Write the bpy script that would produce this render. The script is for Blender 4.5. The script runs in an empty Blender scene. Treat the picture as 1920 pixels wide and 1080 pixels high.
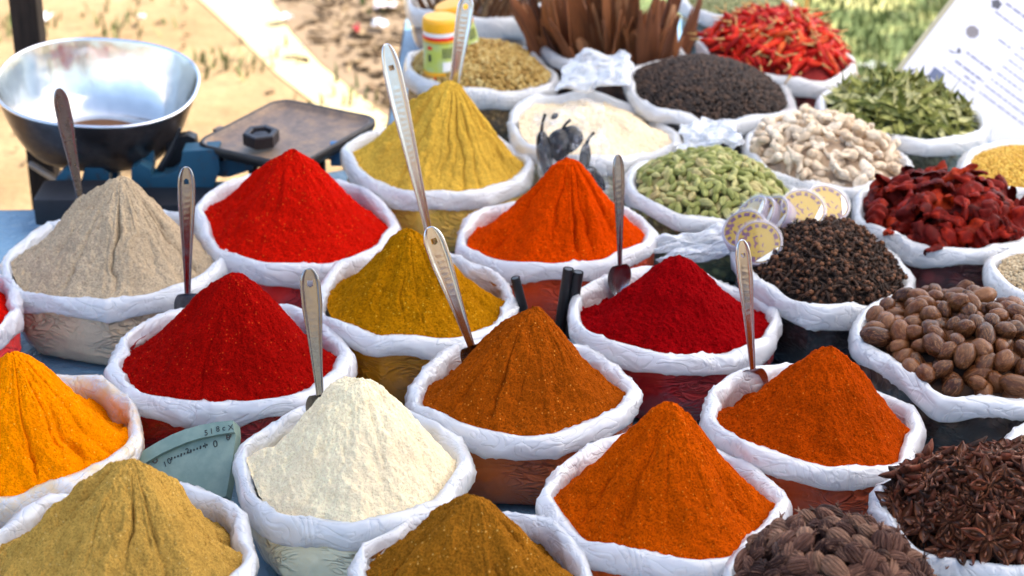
import bpy, math, random
import numpy as np
from mathutils import Vector, Matrix, Euler

random.seed(11)
rng = np.random.RandomState(11)
PI = math.pi
scene = bpy.context.scene
COL = scene.collection

# ------------------------------------------------------------------ camera
CAM = Vector((0.0, 0.0, 2.08))
PITCH = math.radians(25.0)
FPX = 3600.0
Fv = Vector((0, math.cos(PITCH), -math.sin(PITCH)))
Rv = Vector((1, 0, 0))
Uv = Vector((0, math.sin(PITCH), math.cos(PITCH)))
RIM_Z, TABLE_Z = 0.67, 0.52

def ray(px, py):
    return Fv + Rv * ((px - 960) / FPX) + Uv * ((540 - py) / FPX)
def at_z(px, py, z):
    d = ray(px, py); return CAM + d * ((z - CAM.z) / d.z)
def at_y(px, py, y):
    d = ray(px, py); return CAM + d * ((y - CAM.y) / d.y)
def at_plane(px, py, p0, n):
    d = ray(px, py); return CAM + d * ((p0 - CAM).dot(n) / d.dot(n))
def depth_of(p):
    return (p - CAM).dot(Fv)

cam_d = bpy.data.cameras.new("camera")
cam = bpy.data.objects.new("camera", cam_d)
COL.objects.link(cam)
cam.location = CAM
cam.rotation_euler = (PI / 2 - PITCH, 0, 0)
cam_d.sensor_width = 36
cam_d.lens = 36 * FPX / 1920
cam_d.clip_start = 0.05
cam_d.clip_end = 2000
cam_d.dof.use_dof = True
cam_d.dof.focus_distance = 2.86
cam_d.dof.aperture_fstop = 4.1
cam_d.dof.aperture_blades = 7
scene.camera = cam

# ------------------------------------------------------------------ noise
def _hash(ix, iy, iz, seed):
    h = (ix * 374761393 + iy * 668265263 + iz * 2147483647 + seed * 1274126177) & 0xFFFFFFFF
    h = ((h ^ (h >> 13)) * 1274126177) & 0xFFFFFFFF
    h = ((h ^ (h >> 16)) * 2246822519) & 0xFFFFFFFF
    return ((h ^ (h >> 15)) & 0xFFFFFF) / float(0xFFFFFF)
def vn(x, y, z=0.0, seed=0):
    x, y, z = np.broadcast_arrays(np.asarray(x, float), np.asarray(y, float), np.asarray(z, float))
    xi, yi, zi = np.floor(x).astype(np.int64), np.floor(y).astype(np.int64), np.floor(z).astype(np.int64)
    fx, fy, fz = x - xi, y - yi, z - zi
    fx, fy, fz = [f * f * f * (f * (f * 6 - 15) + 10) for f in (fx, fy, fz)]
    r = 0
    for dx in (0, 1):
        for dy in (0, 1):
            for dz in (0, 1):
                w = (fx if dx else 1 - fx) * (fy if dy else 1 - fy) * (fz if dz else 1 - fz)
                r = r + w * _hash(xi + dx, yi + dy, zi + dz, seed)
    return r
def fbm(x, y, z=0.0, seed=0, oct=4):
    r, a, s = 0, 0.5, 1.0
    for o in range(oct):
        r = r + a * (vn(np.asarray(x) * s, np.asarray(y) * s, np.asarray(z) * s, seed + o * 17) - 0.5) * 2
        a *= 0.5; s *= 2.03
    return r
def ridged(x, y, z, seed):
    return 1 - np.abs(2 * vn(x, y, z, seed) - 1)

# ------------------------------------------------------------------ mesh helpers
def mesh_np(name, V, F, mats, smooth=True, mi=None):
    me = bpy.data.meshes.new(name)
    V = np.asarray(V, float).reshape(-1, 3)
    if isinstance(F, np.ndarray):
        nf, k = F.shape
        me.vertices.add(len(V)); me.vertices.foreach_set("co", np.ascontiguousarray(V, np.float32).ravel())
        me.loops.add(nf * k); me.loops.foreach_set("vertex_index", np.ascontiguousarray(F, np.int32).ravel())
        me.polygons.add(nf); me.polygons.foreach_set("loop_start", np.arange(0, nf * k, k, dtype=np.int32))
        me.update(calc_edges=True)
    else:
        me.from_pydata(V.tolist(), [], F)
    if not isinstance(mats, (list, tuple)):
        mats = [mats]
    for m in mats:
        me.materials.append(m)
    if smooth:
        me.polygons.foreach_set("use_smooth", np.ones(len(me.polygons), bool))
    if mi is not None:
        me.polygons.foreach_set("material_index", np.asarray(mi, np.int32))
    me.update()
    return me
def add(name, me, parent=None, loc=None):
    o = bpy.data.objects.new(name, me)
    COL.objects.link(o)
    if parent:
        o.parent = parent
    if loc is not None:
        o.location = loc
    return o
def tag(o, label=None, cat=None, group=None, kind=None):
    if label: o["label"] = label
    if cat: o["category"] = cat
    if group: o["group"] = group
    if kind: o["kind"] = kind
    return o
def empty(name, loc, label, cat, group=None):
    o = bpy.data.objects.new(name, None)
    o.empty_display_size = 0.02
    COL.objects.link(o); o.location = loc
    return tag(o, label, cat, group)
def grid_faces(nu, nv, wrap_u=False):
    f = []
    U = nu if wrap_u else nu - 1
    i = np.arange(U)[:, None]; j = np.arange(nv - 1)[None, :]
    i2 = (i + 1) % nu
    a = i * nv + j; b = i2 * nv + j; c = i2 * nv + j + 1; d = i * nv + j + 1
    return np.stack([a, b, c, d], -1).reshape(-1, 4)
class MB:
    """collects shapes into one mesh"""
    def __init__(s): s.V = []; s.F = []; s.M = []; s.n = 0
    def add(s, V, F, m=0, M=None):
        V = np.asarray(V, float).reshape(-1, 3)
        if M is not None:
            A = np.array(M); V = V @ A[:3, :3].T + A[:3, 3]
        s.V.append(V)
        F = F.tolist() if isinstance(F, np.ndarray) else F
        s.F += [[k + s.n for k in f] for f in F]
        s.M += [m] * len(F); s.n += len(V); return s
    def box(s, c, size, m=0, M=None, bev=0.0):
        bm = __import__('bmesh').new(); import bmesh
        bmesh.ops.create_cube(bm, size=1)
        for v in bm.verts:
            v.co = Vector((v.co.x * size[0], v.co.y * size[1], v.co.z * size[2]))
        if bev > 0:
            bmesh.ops.bevel(bm, geom=list(bm.edges), offset=bev, segments=2, affect='EDGES', profile=0.7)
        bm.verts.index_update()
        V = np.array([v.co[:] for v in bm.verts]) + np.array(c)
        F = [[v.index for v in f.verts] for f in bm.faces]
        bm.free(); return s.add(V, F, m, M)
    def tube(s, pts, rad, n=10, m=0, cap=True, M=None):
        pts = [Vector(p) for p in pts]; k = len(pts)
        rad = [rad] * k if not hasattr(rad, '__len__') else rad
        V = []; up = None
        for i, p in enumerate(pts):
            t = (pts[min(i + 1, k - 1)] - pts[max(i - 1, 0)]).normalized()
            if up is None:
                up = t.orthogonal().normalized()
            up = (up - t * up.dot(t)).normalized(); sd = t.cross(up)
            for j in range(n):
                a = 2 * PI * j / n
                V.append((p + (up * math.cos(a) + sd * math.sin(a)) * rad[i])[:])
        F = [[i * n + j, i * n + (j + 1) % n, (i + 1) * n + (j + 1) % n, (i + 1) * n + j] for i in range(k - 1) for j in range(n)]
        if cap:
            F.append(list(range(n))[::-1]); F.append([(k - 1) * n + j for j in range(n)])
        return s.add(V, F, m, M)
    def lathe(s, prof, n=40, m=0, M=None):
        a = np.linspace(0, 2 * PI, n, endpoint=False)
        P = np.array(prof, float)
        V = np.stack([np.cos(a)[:, None] * P[None, :, 0], np.sin(a)[:, None] * P[None, :, 0], np.broadcast_to(P[None, :, 1], (n, len(P)))], -1)
        F = grid_faces(n, len(P), True)
        return s.add(V, F, m, M)
    def prism(s, poly, z0, z1, m=0, M=None):
        n = len(poly)
        V = [(x, y, z0) for x, y in poly] + [(x, y, z1) for x, y in poly]
        F = [list(range(n))[::-1], list(range(n, 2 * n))] + [[i, (i + 1) % n, n + (i + 1) % n, n + i] for i in range(n)]
        return s.add(V, F, m, M)
    def mesh(s, name, mats, smooth=False):
        return mesh_np(name, np.concatenate(s.V), s.F, mats, smooth, s.M)
def autosmooth(me, ang=40):
    import bmesh
    bm = bmesh.new(); bm.from_mesh(me)
    for e in bm.edges:
        e.smooth = not (len(e.link_faces) == 2 and e.calc_face_angle(0) > math.radians(ang))
    for f in bm.faces: f.smooth = True
    bm.to_mesh(me); bm.free(); return me
def uvs(nu=20, nv=14):
    th = np.linspace(0, 2 * PI, nu, endpoint=False); ph = np.linspace(0, PI, nv)
    ph = ph.copy(); ph[0] = 1e-3; ph[-1] = PI - 1e-3
    T, Pp = np.meshgrid(th, ph, indexing='ij')
    V = np.stack([np.sin(Pp) * np.cos(T), np.sin(Pp) * np.sin(T), np.cos(Pp)], -1).reshape(-1, 3)
    return V, grid_faces(nu, nv, True)[:, ::-1], T.reshape(-1), Pp.reshape(-1)

# ------------------------------------------------------------------ material helpers
class NT:
    def __init__(s, name):
        s.m = bpy.data.materials.new(name); s.m.use_nodes = True
        s.t = s.m.node_tree; s.n = s.t.nodes; s.l = s.t.links
        s.n.clear()
        s.out = s.n.new('ShaderNodeOutputMaterial')
    def new(s, typ, **kw):
        nd = s.n.new(typ)
        for k, v in kw.items():
            if k.startswith('i_'):
                nd.inputs[k[2:].replace('_', ' ')].default_value = v
            else:
                setattr(nd, k, v)
        return nd
    def link(s, a, b): s.l.new(a, b)
    def coord(s, which='Object'): return s.new('ShaderNodeTexCoord').outputs[which]
    def mapping(s, vec, scale=(1, 1, 1), rot=(0, 0, 0)):
        mp = s.new('ShaderNodeMapping'); mp.inputs['Scale'].default_value = scale; mp.inputs['Rotation'].default_value = rot
        s.link(vec, mp.inputs['Vector']); return mp.outputs['Vector']
    def noise(s, vec, scale, detail=3, rough=0.5, dist=0.0):
        nd = s.new('ShaderNodeTexNoise'); nd.inputs['Scale'].default_value = scale
        nd.inputs['Detail'].default_value = detail; nd.inputs['Roughness'].default_value = rough
        nd.inputs['Distortion'].default_value = dist
        if vec is not None: s.link(vec, nd.inputs['Vector'])
        return nd.outputs['Fac']
    def voro(s, vec, scale, out='Distance', feature='F1'):
        nd = s.new('ShaderNodeTexVoronoi'); nd.feature = feature; nd.inputs['Scale'].default_value = scale
        if vec is not None: s.link(vec, nd.inputs['Vector'])
        return nd.outputs[out]
    def ramp(s, fac, stops, interp='LINEAR'):
        r = s.new('ShaderNodeValToRGB'); r.color_ramp.interpolation = interp
        e = r.color_ramp.elements
        while len(e) < len(stops): e.new(0.5)
        for k, (p, c) in enumerate(stops):
            e[k].position = p
            e[k].color = (c[0], c[1], c[2], 1) if hasattr(c, '__len__') else (c, c, c, 1)
        s.link(fac, r.inputs['Fac']); return r.outputs['Color']
    def mix(s, fac, a, b, mode='MIX'):
        mx = s.new('ShaderNodeMix', data_type='RGBA', blend_type=mode)
        for sock, v in ((mx.inputs[0], fac), (mx.inputs[6], a), (mx.inputs[7], b)):
            if isinstance(v, bpy.types.NodeSocket): s.link(v, sock)
            elif hasattr(v, '__len__'): sock.default_value = (v[0], v[1], v[2], 1)
            else: sock.default_value = v
        return mx.outputs[2]
    def math(s, op, a, b=0.0):
        nd = s.new('ShaderNodeMath', operation=op)
        for k, v in enumerate((a, b)):
            if isinstance(v, bpy.types.NodeSocket): s.link(v, nd.inputs[k])
            else: nd.inputs[k].default_value = v
        return nd.outputs[0]
    def bump(s, h, strength=0.5, dist=0.002, prev=None):
        b = s.new('ShaderNodeBump'); b.inputs['Strength'].default_value = strength; b.inputs['Distance'].default_value = dist
        s.link(h, b.inputs['Height'])
        if prev is not None: s.link(prev, b.inputs['Normal'])
        return b.outputs['Normal']
    def bsdf(s, color=None, rough=0.5, metal=0.0, normal=None, spec=0.5, coat=0.0, coat_r=0.1, trans=0.0, ior=1.45, sheen=0.0):
        p = s.new('ShaderNodeBsdfPrincipled')
        def put(nm, v):
            if v is None: return
            if isinstance(v, bpy.types.NodeSocket): s.link(v, p.inputs[nm])
            elif hasattr(v, '__len__'): p.inputs[nm].default_value = (v[0], v[1], v[2], 1)
            else: p.inputs[nm].default_value = v
        put('Base Color', color); put('Roughness', rough); put('Metallic', metal); put('Normal', normal)
        put('Specular IOR Level', spec); put('Coat Weight', coat); put('Coat Roughness', coat_r)
        put('Transmission Weight', trans); put('IOR', ior); put('Sheen Weight', sheen)
        return p
    def done(s, shader):
        s.link(shader.outputs[0] if hasattr(shader, 'outputs') else shader, s.out.inputs['Surface']); return s.m
    def rand(s): return s.new('ShaderNodeObjectInfo').outputs['Random']
    def island(s): return s.new('ShaderNodeNewGeometry').outputs['Random Per Island']

def mul(c, k): return tuple(min(0.95, v * k) for v in c)
def simple(name, c, rough=0.5, metal=0.0, var=0.25, scale=30, bumps=0.2, spec=0.5, coat=0.0, bdist=0.002):
    t = NT(name); v = t.coord()
    n = t.noise(v, scale, 4, 0.6)
    col = t.mix(n, mul(c, 1 - var), mul(c, 1 + var))
    return t.done(t.bsdf(col, rough, metal, t.bump(t.noise(v, scale * 3, 3), bumps, bdist), spec, coat))

def powder(name, c1, c2, speck, dark, grain=330, speck_amt=0.5, patch=9, bumps=0.9, clump=0.0):
    t = NT(name); v = t.coord()
    big = t.noise(v, patch, 4, 0.6)
    fine = t.noise(v, grain, 2, 0.7)
    mid = t.noise(v, 70, 4, 0.7)
    col = t.mix(t.ramp(big, [(0.35, 0), (0.65, 1)]), c1, c2)
    col = t.mix(t.ramp(fine, [(0.34, 1), (0.50, 0)]), col, dark)
    col = t.mix(t.math('MULTIPLY', t.ramp(mid, [(0.48, 0), (0.7, 1)]), 0.5), col, dark)
    col = t.mix(t.math('MULTIPLY', t.ramp(fine, [(0.56, 0), (0.68, 1)]), 0.4), col, mul(c1, 1.3))
    sp = t.voro(v, grain * 0.62, 'Distance')
    gr2 = t.noise(v, grain * 0.42, 3, 0.75)
    col = t.mix(t.math('MULTIPLY', t.ramp(gr2, [(0.36, 1), (0.5, 0)]), 0.5), col, dark)
    rnd = t.new('ShaderNodeSeparateColor'); t.link(t.voro(v, grain * 0.62, 'Color'), rnd.inputs[0])
    pick = t.math('MULTIPLY', t.ramp(rnd.outputs[0], [(0.86, 0), (0.9, 1)]), t.ramp(sp, [(0.16, 1), (0.34, 0)]))
    col = t.mix(t.math('MULTIPLY', pick, speck_amt), col, speck)
    nr = t.bump(fine, bumps, 0.0034)
    nr = t.bump(mid, 0.5, 0.005, nr)
    nr = t.bump(t.noise(v, 28, 4, 0.6), 0.35 + clump, 0.008, nr)
    return t.done(t.bsdf(col, 1.0, 0, nr, 0.02))

def bagmat(name, c, spots=None):
    """clear film drawn over the spice"""
    t = NT(name); v = t.coord()
    n = t.noise(v, 220, 2, 0.6)
    if spots is None:
        col = t.mix(n, mul(c, 1.2), mul(c, 1.55))
    else:
        vc = t.new('ShaderNodeSeparateColor'); t.link(t.voro(v, spots, 'Color'), vc.inputs[0])
        col = t.mix(vc.outputs[0], mul(c, 0.6), mul(c, 1.5))
        col = t.mix(t.ramp(t.voro(v, spots), [(0.3, 0), (0.6, 1)]), col, mul(c, 0.45))
    haze = t.ramp(t.noise(t.mapping(v, (1, 1, 1.6), (0.3, 0.2, 0)), 9, 3, 0.5, 0.6), [(0.4, 0), (0.75, 1)])
    col = t.mix(t.math('ADD', 0.01, t.math('MULTIPLY', haze, 0.08)), col, (0.56, 0.56, 0.58))
    h = t.noise(t.mapping(v, (1, 1, 2.2), (0.35, 0.2, 0)), 8, 2, 0.5, 1.8)
    h2 = t.ramp(t.noise(t.mapping(v, (1, 1, 1.6), (-0.5, 0.4, 0)), 17, 1.5, 0.5, 2.4), [(0.38, 0), (0.49, 1), (0.52, 0.5), (0.7, 0.1)])
    nr = t.bump(t.math('MULTIPLY', h2, t.ramp(t.noise(v, 7, 1), [(0.42, 0), (0.56, 1)])), 0.9, 0.007, t.bump(h, 0.3, 0.012))
    return t.done(t.bsdf(col, 0.5, 0, nr, 0.2, 1.0, 0.05))

def cuffmat(name, stain=None, amt=0.5):
    t = NT(name); v = t.coord()
    n = t.noise(v, 24, 4, 0.6)
    col = t.mix(t.ramp(n, [(0.3, 0), (0.7, 1)]), (0.73, 0.73, 0.745), (0.82, 0.82, 0.825))
    if stain is not None:
        a = t.new('ShaderNodeAttribute', attribute_name='dust')
        k = t.math('MULTIPLY', t.math('MULTIPLY', a.outputs['Fac'], t.ramp(t.noise(v, 45, 5, 0.7), [(0.42, 0), (0.62, 1)])), amt)
        k2 = t.math('MULTIPLY', a.outputs['Fac'], t.ramp(t.noise(v, 260, 2, 0.7), [(0.55, 0), (0.62, 1)]))
        col = t.mix(t.math('MAXIMUM', k, t.math('MULTIPLY', k2, 0.9)), col, stain)
    w = t.new('ShaderNodeAttribute', attribute_name='wrap').outputs['Vector']
    long1 = t.noise(t.mapping(w, (1, 1, 3.0)), 11, 2, 0.5, 0.8)
    crease = t.ramp(t.noise(t.mapping(w, (1, 1, 2.6)), 16, 1.5, 0.5, 1.2), [(0.42, 0), (0.495, 1), (0.506, 0.35), (0.62, 0.1)])
    burst = t.ramp(t.noise(t.mapping(w, (1.5, 1.5, 1.2)), 17, 1.5, 0.5, 1.0), [(0.42, 0), (0.49, 1), (0.51, 0.3), (0.64, 0.1)])
    mask = t.ramp(t.noise(w, 13, 1), [(0.46, 0), (0.58, 1)])
    nr = t.bump(t.math('MULTIPLY', burst, mask), 0.42, 0.0045, t.bump(crease, 0.5, 0.0042, t.bump(long1, 0.38, 0.006)))
    p = t.bsdf(col, 0.3, 0, nr, 0.7, 1.0, 0.05)
    tr = t.new('ShaderNodeBsdfTranslucent'); tr.inputs['Color'].default_value = (0.9, 0.9, 0.9, 1)
    t.link(nr, tr.inputs['Normal'])
    mx = t.new('ShaderNodeMixShader'); mx.inputs[0].default_value = 0.36
    t.link(p.outputs[0], mx.inputs[1]); t.link(tr.outputs[0], mx.inputs[2])
    return t.done(mx)

def film(name, fac=0.3, c=(0.82, 0.84, 0.88), rough=0.15, st=((0.3, 0.4), (0.75, 1.4))):
    t = NT(name); v = t.coord()
    nr = t.bump(t.noise(t.mapping(v, (1, 1, 0.5), (0.2, 0.4, 0.3)), 38, 4, 0.6, 1.2), 0.8, 0.008)
    p = t.bsdf(c, rough, 0, nr, 0.6)
    tp = t.new('ShaderNodeBsdfTransparent')
    k = t.math('MULTIPLY', t.ramp(t.noise(v, 30, 4, 0.6, 0.8), list(st)), fac)
    lw = t.new('ShaderNodeLayerWeight'); lw.inputs['Blend'].default_value = 0.25; t.link(nr, lw.inputs['Normal'])
    k = t.math('MINIMUM', t.math('ADD', k, t.math('MULTIPLY', lw.outputs['Facing'], 0.06 + fac * .6)), 0.95)
    mx = t.new('ShaderNodeMixShader'); t.link(k, mx.inputs[0])
    t.link(tp.outputs[0], mx.inputs[1]); t.link(p.outputs[0], mx.inputs[2])
    return t.done(mx)

def metal(name, c, rough=0.25, stain=None, amt=0.5, scale=60):
    t = NT(name); v = t.coord()
    n = t.noise(v, scale, 4, 0.65)
    col = t.mix(t.noise(v, scale * 0.3, 3), mul(c, 0.8), mul(c, 1.1))
    mt = 1.0
    if stain is not None:
        k = t.math('MULTIPLY', t.ramp(n, [(0.45, 0), (0.7, 1)]), amt)
        col = t.mix(k, col, stain)
        mt = t.math('SUBTRACT', 1.0, t.math('MULTIPLY', k, 0.6))
    rr = t.math('ADD', rough * 0.7, t.math('MULTIPLY', n, rough * 0.6))
    return t.done(t.bsdf(col, rr, mt, t.bump(t.noise(v, scale * 3, 3), 0.12, 0.001)))

def grainmat(name, cols, rough=0.6, island=False, tex=120, bumps=0.4, coat=0.0, streak=None, spec=0.4, bdist=0.002, hi=0.35):
    """spice pieces: every piece its own tone"""
    t = NT(name); v = t.coord()
    r = t.island() if island else t.rand()
    n = len(cols)
    col = t.ramp(r, [(i / max(1, n - 1), c) for i, c in enumerate(cols)])
    vv = t.mapping(v, streak) if streak else v
    k = t.noise(vv, tex, 4, 0.65, 0.3)
    col = t.mix(t.math('MULTIPLY', t.ramp(k, [(0.35, 1), (0.6, 0)]), 0.6), col, mul(cols[0], 0.35))
    col = t.mix(t.math('MULTIPLY', t.ramp(k, [(0.55, 0), (0.8, 1)]), hi), col, mul(cols[-1], 1.5))
    return t.done(t.bsdf(col, rough, 0, t.bump(k, bumps, bdist), spec * .55, coat, 0.2))

# ------------------------------------------------------------------ sacks
WHITE = cuffmat('white_plastic')
SEC = np.array([(-.026, -.085), (-.0265, -.05), (-.0262, -.026), (-.0245, -.011), (-.020, -.002), (-.012, 0.0), (-.005, -.005), (-.001, -.014),
                (0.0, -.026), (-.0015, -.036), (-.005, -.043), (-.010, -.0435), (-.0145, -.038), (-.0155, -.028)])
def resample(P, n):
    d = np.r_[0, np.cumsum(np.hypot(*np.diff(P, axis=0).T))]
    s = np.linspace(0, d[-1], n)
    Q = np.stack([np.interp(s, d, P[:, 0]), np.interp(s, d, P[:, 1])], -1)
    for _ in range(2):
        Q[1:-1] = 0.25 * Q[:-2] + 0.5 * Q[1:-1] + 0.25 * Q[2:]
    return Q
SECR = resample(SEC, 26)

class Sack:
    def __init__(s, key, x0, x1, yb, yf, content, bagc, tx=0, spots=None, stain=None, stain_amt=0.5, rimz=RIM_Z, ry=None, label=None, bulge=0.0, cuffh=1.0):
        s.key = key; s.seed = (sum(ord(c) * (i + 3) for i, c in enumerate(key)) * 7) % 991
        yl = yf + 14 * (x1 - x0) / 440.0
        cx, cy = (x0 + x1) / 2, (yb + yl) / 2
        s.c = at_z(cx, cy, rimz)
        dep = depth_of(s.c)
        s.rx = (x1 - x0) / 2 / FPX * dep
        toc = (CAM - s.c); el = math.atan2(toc.z, math.hypot(toc.x, toc.y))
        s.ry = (yl - yb) / 2 / FPX * dep / math.sin(el) if ry is None else s.rx * ry
        s.ry = max(0.85 * s.rx, min(1.22 * s.rx, s.ry))
        s.tilt = tx / FPX * dep / math.cos(el)
        s.rimz = rimz; s.H = rimz - TABLE_Z
        rs = np.random.RandomState(s.seed)
        s.ph = rs.rand(8) * 2 * PI; s.am = (rs.rand(8) - 0.5) * np.array([0, 0, .022, .026, .022, .018, .012, .012]) * 1.7
        k_ = rs.randint(8, 12); st = 2 * PI / k_
        a_ = np.arange(k_) * st + (rs.rand(k_) - .5) * st * .7
        a_ = np.sort(a_ - a_.min()); off = 0.0
        s.pa = np.r_[a_, 2 * PI]; rr_ = 1.03 + (rs.rand(k_) - .5) * .05; s.pr = np.r_[rr_, rr_[0]]
        s.content = content
        s.build(bagc, spots, stain, stain_amt, label, bulge, cuffh)
    def R(s, th):
        """outer rim radius as (x, y) and rim height"""
        w = 1 + sum(s.am[k] * np.cos(k * th + s.ph[k]) for k in range(2, 8))
        # the film pulls straight between kinks
        A = s.pa; i = np.clip(np.searchsorted(A, np.mod(th, 2 * PI), side='right') - 1, 0, len(A) - 2)
        t0, t1, r0, r1 = A[i], A[i + 1], s.pr[i], s.pr[i + 1]
        m_ = np.mod(th, 2 * PI)
        pol = r0 * r1 * np.sin(t1 - t0) / (r0 * np.sin(m_ - t0) + r1 * np.sin(t1 - m_) + 1e-9)
        w = w * (0.5 + 0.5 * pol)
        x, y = np.cos(th) * s.rx * w, np.sin(th) * s.ry * w
        z = -s.tilt * 0.5 * np.cos(th) + 0.010 * (vn(np.cos(th) * 1.8 + 5, np.sin(th) * 1.8 + 5, 1.5, s.seed + 3) - 0.5) * 2
        return x, y, z
    def build(s, bagc, spots, stain, stain_amt, label, bulge, cuffh):
        root = empty('spice_sack', (s.c.x, s.c.y, TABLE_Z), label, 'sack', 'open plastic sacks of spice')
        s.root = root
        NA = 288
        th = np.linspace(0, 2 * PI, NA, endpoint=False)
        x, y, z = s.R(th); rr = np.hypot(x, y); ux, uy = x / rr, y / rr
        n = len(SECR)
        TH = th[:, None]; S = np.linspace(0, 1, n)[None, :]
        hv = cuffh * (1.0 + 0.36 * (vn(np.cos(th) * 2 + 3, np.sin(th) * 2 + 3, 2.5, s.seed + 5) - 0.5) * 2)[:, None]
        tv = (1.0 + 0.42 * (vn(np.cos(th) * 2.4 + 3, np.sin(th) * 2.4 + 3, 7.5, s.seed + 6) - 0.5) * 2)[:, None]
        dr = SECR[None, :, 0] * tv; dz = SECR[None, :, 1] * np.where(S > 0.45, hv, 1.0)
        # outward normal of the roll
        ndr = SECR[:, 0] + 0.012; ndz = SECR[:, 1] + 0.022
        nl = np.hypot(ndr, ndz) + 1e-6; ndr, ndz = (ndr / nl)[None, :], (ndz / nl)[None, :]
        def pn(k, m, tw, sd):
            a = TH + tw * (S - 0.5)
            return np.cos(a) * k + 11, np.sin(a) * k + 11, S * m + sd * 0.37
        d = 0.0050 * (ridged(*pn(2.2, 1.3, 1.8, 1), s.seed + 11) ** 3 - 0.3) \
          + 0.0042 * (ridged(*pn(3.2, 1.8, -2.2, 2), s.seed + 12) ** 5 - 0.2) \
          + 0.0016 * (ridged(*pn(6, 2.6, 1.4, 3), s.seed + 13) ** 5 - 0.2)
        d = 0.85 * d * np.clip(S * 6, 0.25, 1)
        RR = rr[:, None] + dr + ndr * d; Z = s.H + z[:, None] + dz + ndz * d
        V = np.stack([ux[:, None] * RR, uy[:, None] * RR, Z], -1)
        m = WHITE if stain is None else cuffmat('white_plastic_dusty', stain, stain_amt)
        me = mesh_np('cuff', V, grid_faces(NA, n, True), m)
        wr = me.attributes.new('wrap', 'FLOAT_VECTOR', 'POINT')
        wv = np.stack([np.cos(TH) * .2 + 0 * S, np.sin(TH) * .2 + 0 * S, S * .12 + .1 * (s.seed % 37) + 0 * TH], -1)
        wr.data.foreach_set('vector', np.ascontiguousarray(wv, np.float32).ravel())
        at = me.attributes.new('dust', 'FLOAT', 'POINT')
        dust = np.broadcast_to(np.clip(1.15 - S * (2.2 if stain_amt < .8 else 0.9), 0, 1), (NA, n)).reshape(-1)
        at.data.foreach_set('value', np.ascontiguousarray(dust, dtype=np.float32))
        s.cuff = add('cuff', me, root)
        # body
        prof = resample(np.array([(-.018, -.020), (-.013, -.05), (-.014 + bulge, -.085), (-.024 + bulge, -.12), (-.037 + bulge * .6, -.142), (-.058, -.1492), (-.10, -.15)]), 26)
        prof[:, 1] *= s.H / 0.15
        S = np.linspace(0, 1, 26)[None, :]
        drop = prof[None, :, 1]
        d = 0.004 * (ridged(np.cos(TH + .5 * S) * 4 + 5, np.sin(TH + .5 * S) * 4 + 5, S * 5, s.seed + 21) ** 2 - 0.4) \
          + 0.0008 * (ridged(np.cos(TH - .3 * S) * 9 + 5, np.sin(TH - .3 * S) * 9 + 5, S * 9, s.seed + 22) ** 2 - 0.4)
        d = d * np.clip((1 - S) * 5, 0, 1)
        RR = rr[:, None] + prof[None, :, 0] + d
        Z = s.H + drop + z[:, None] * (1 + drop / s.H)
        V = np.stack([ux[:, None] * RR, uy[:, None] * RR, np.maximum(Z, 0.0015)], -1)
        V = V.reshape(-1, 3); F = grid_faces(NA, 26, True).tolist()
        F.append([i * 26 + 25 for i in range(NA)][::-1])
        s.bag = add('bag', mesh_np('bag', V, F, bagmat('bag_film', bagc, spots)), root)
    def world(s, x, y, z): return Vector((s.c.x + x, s.c.y + y, s.rimz + z))

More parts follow.
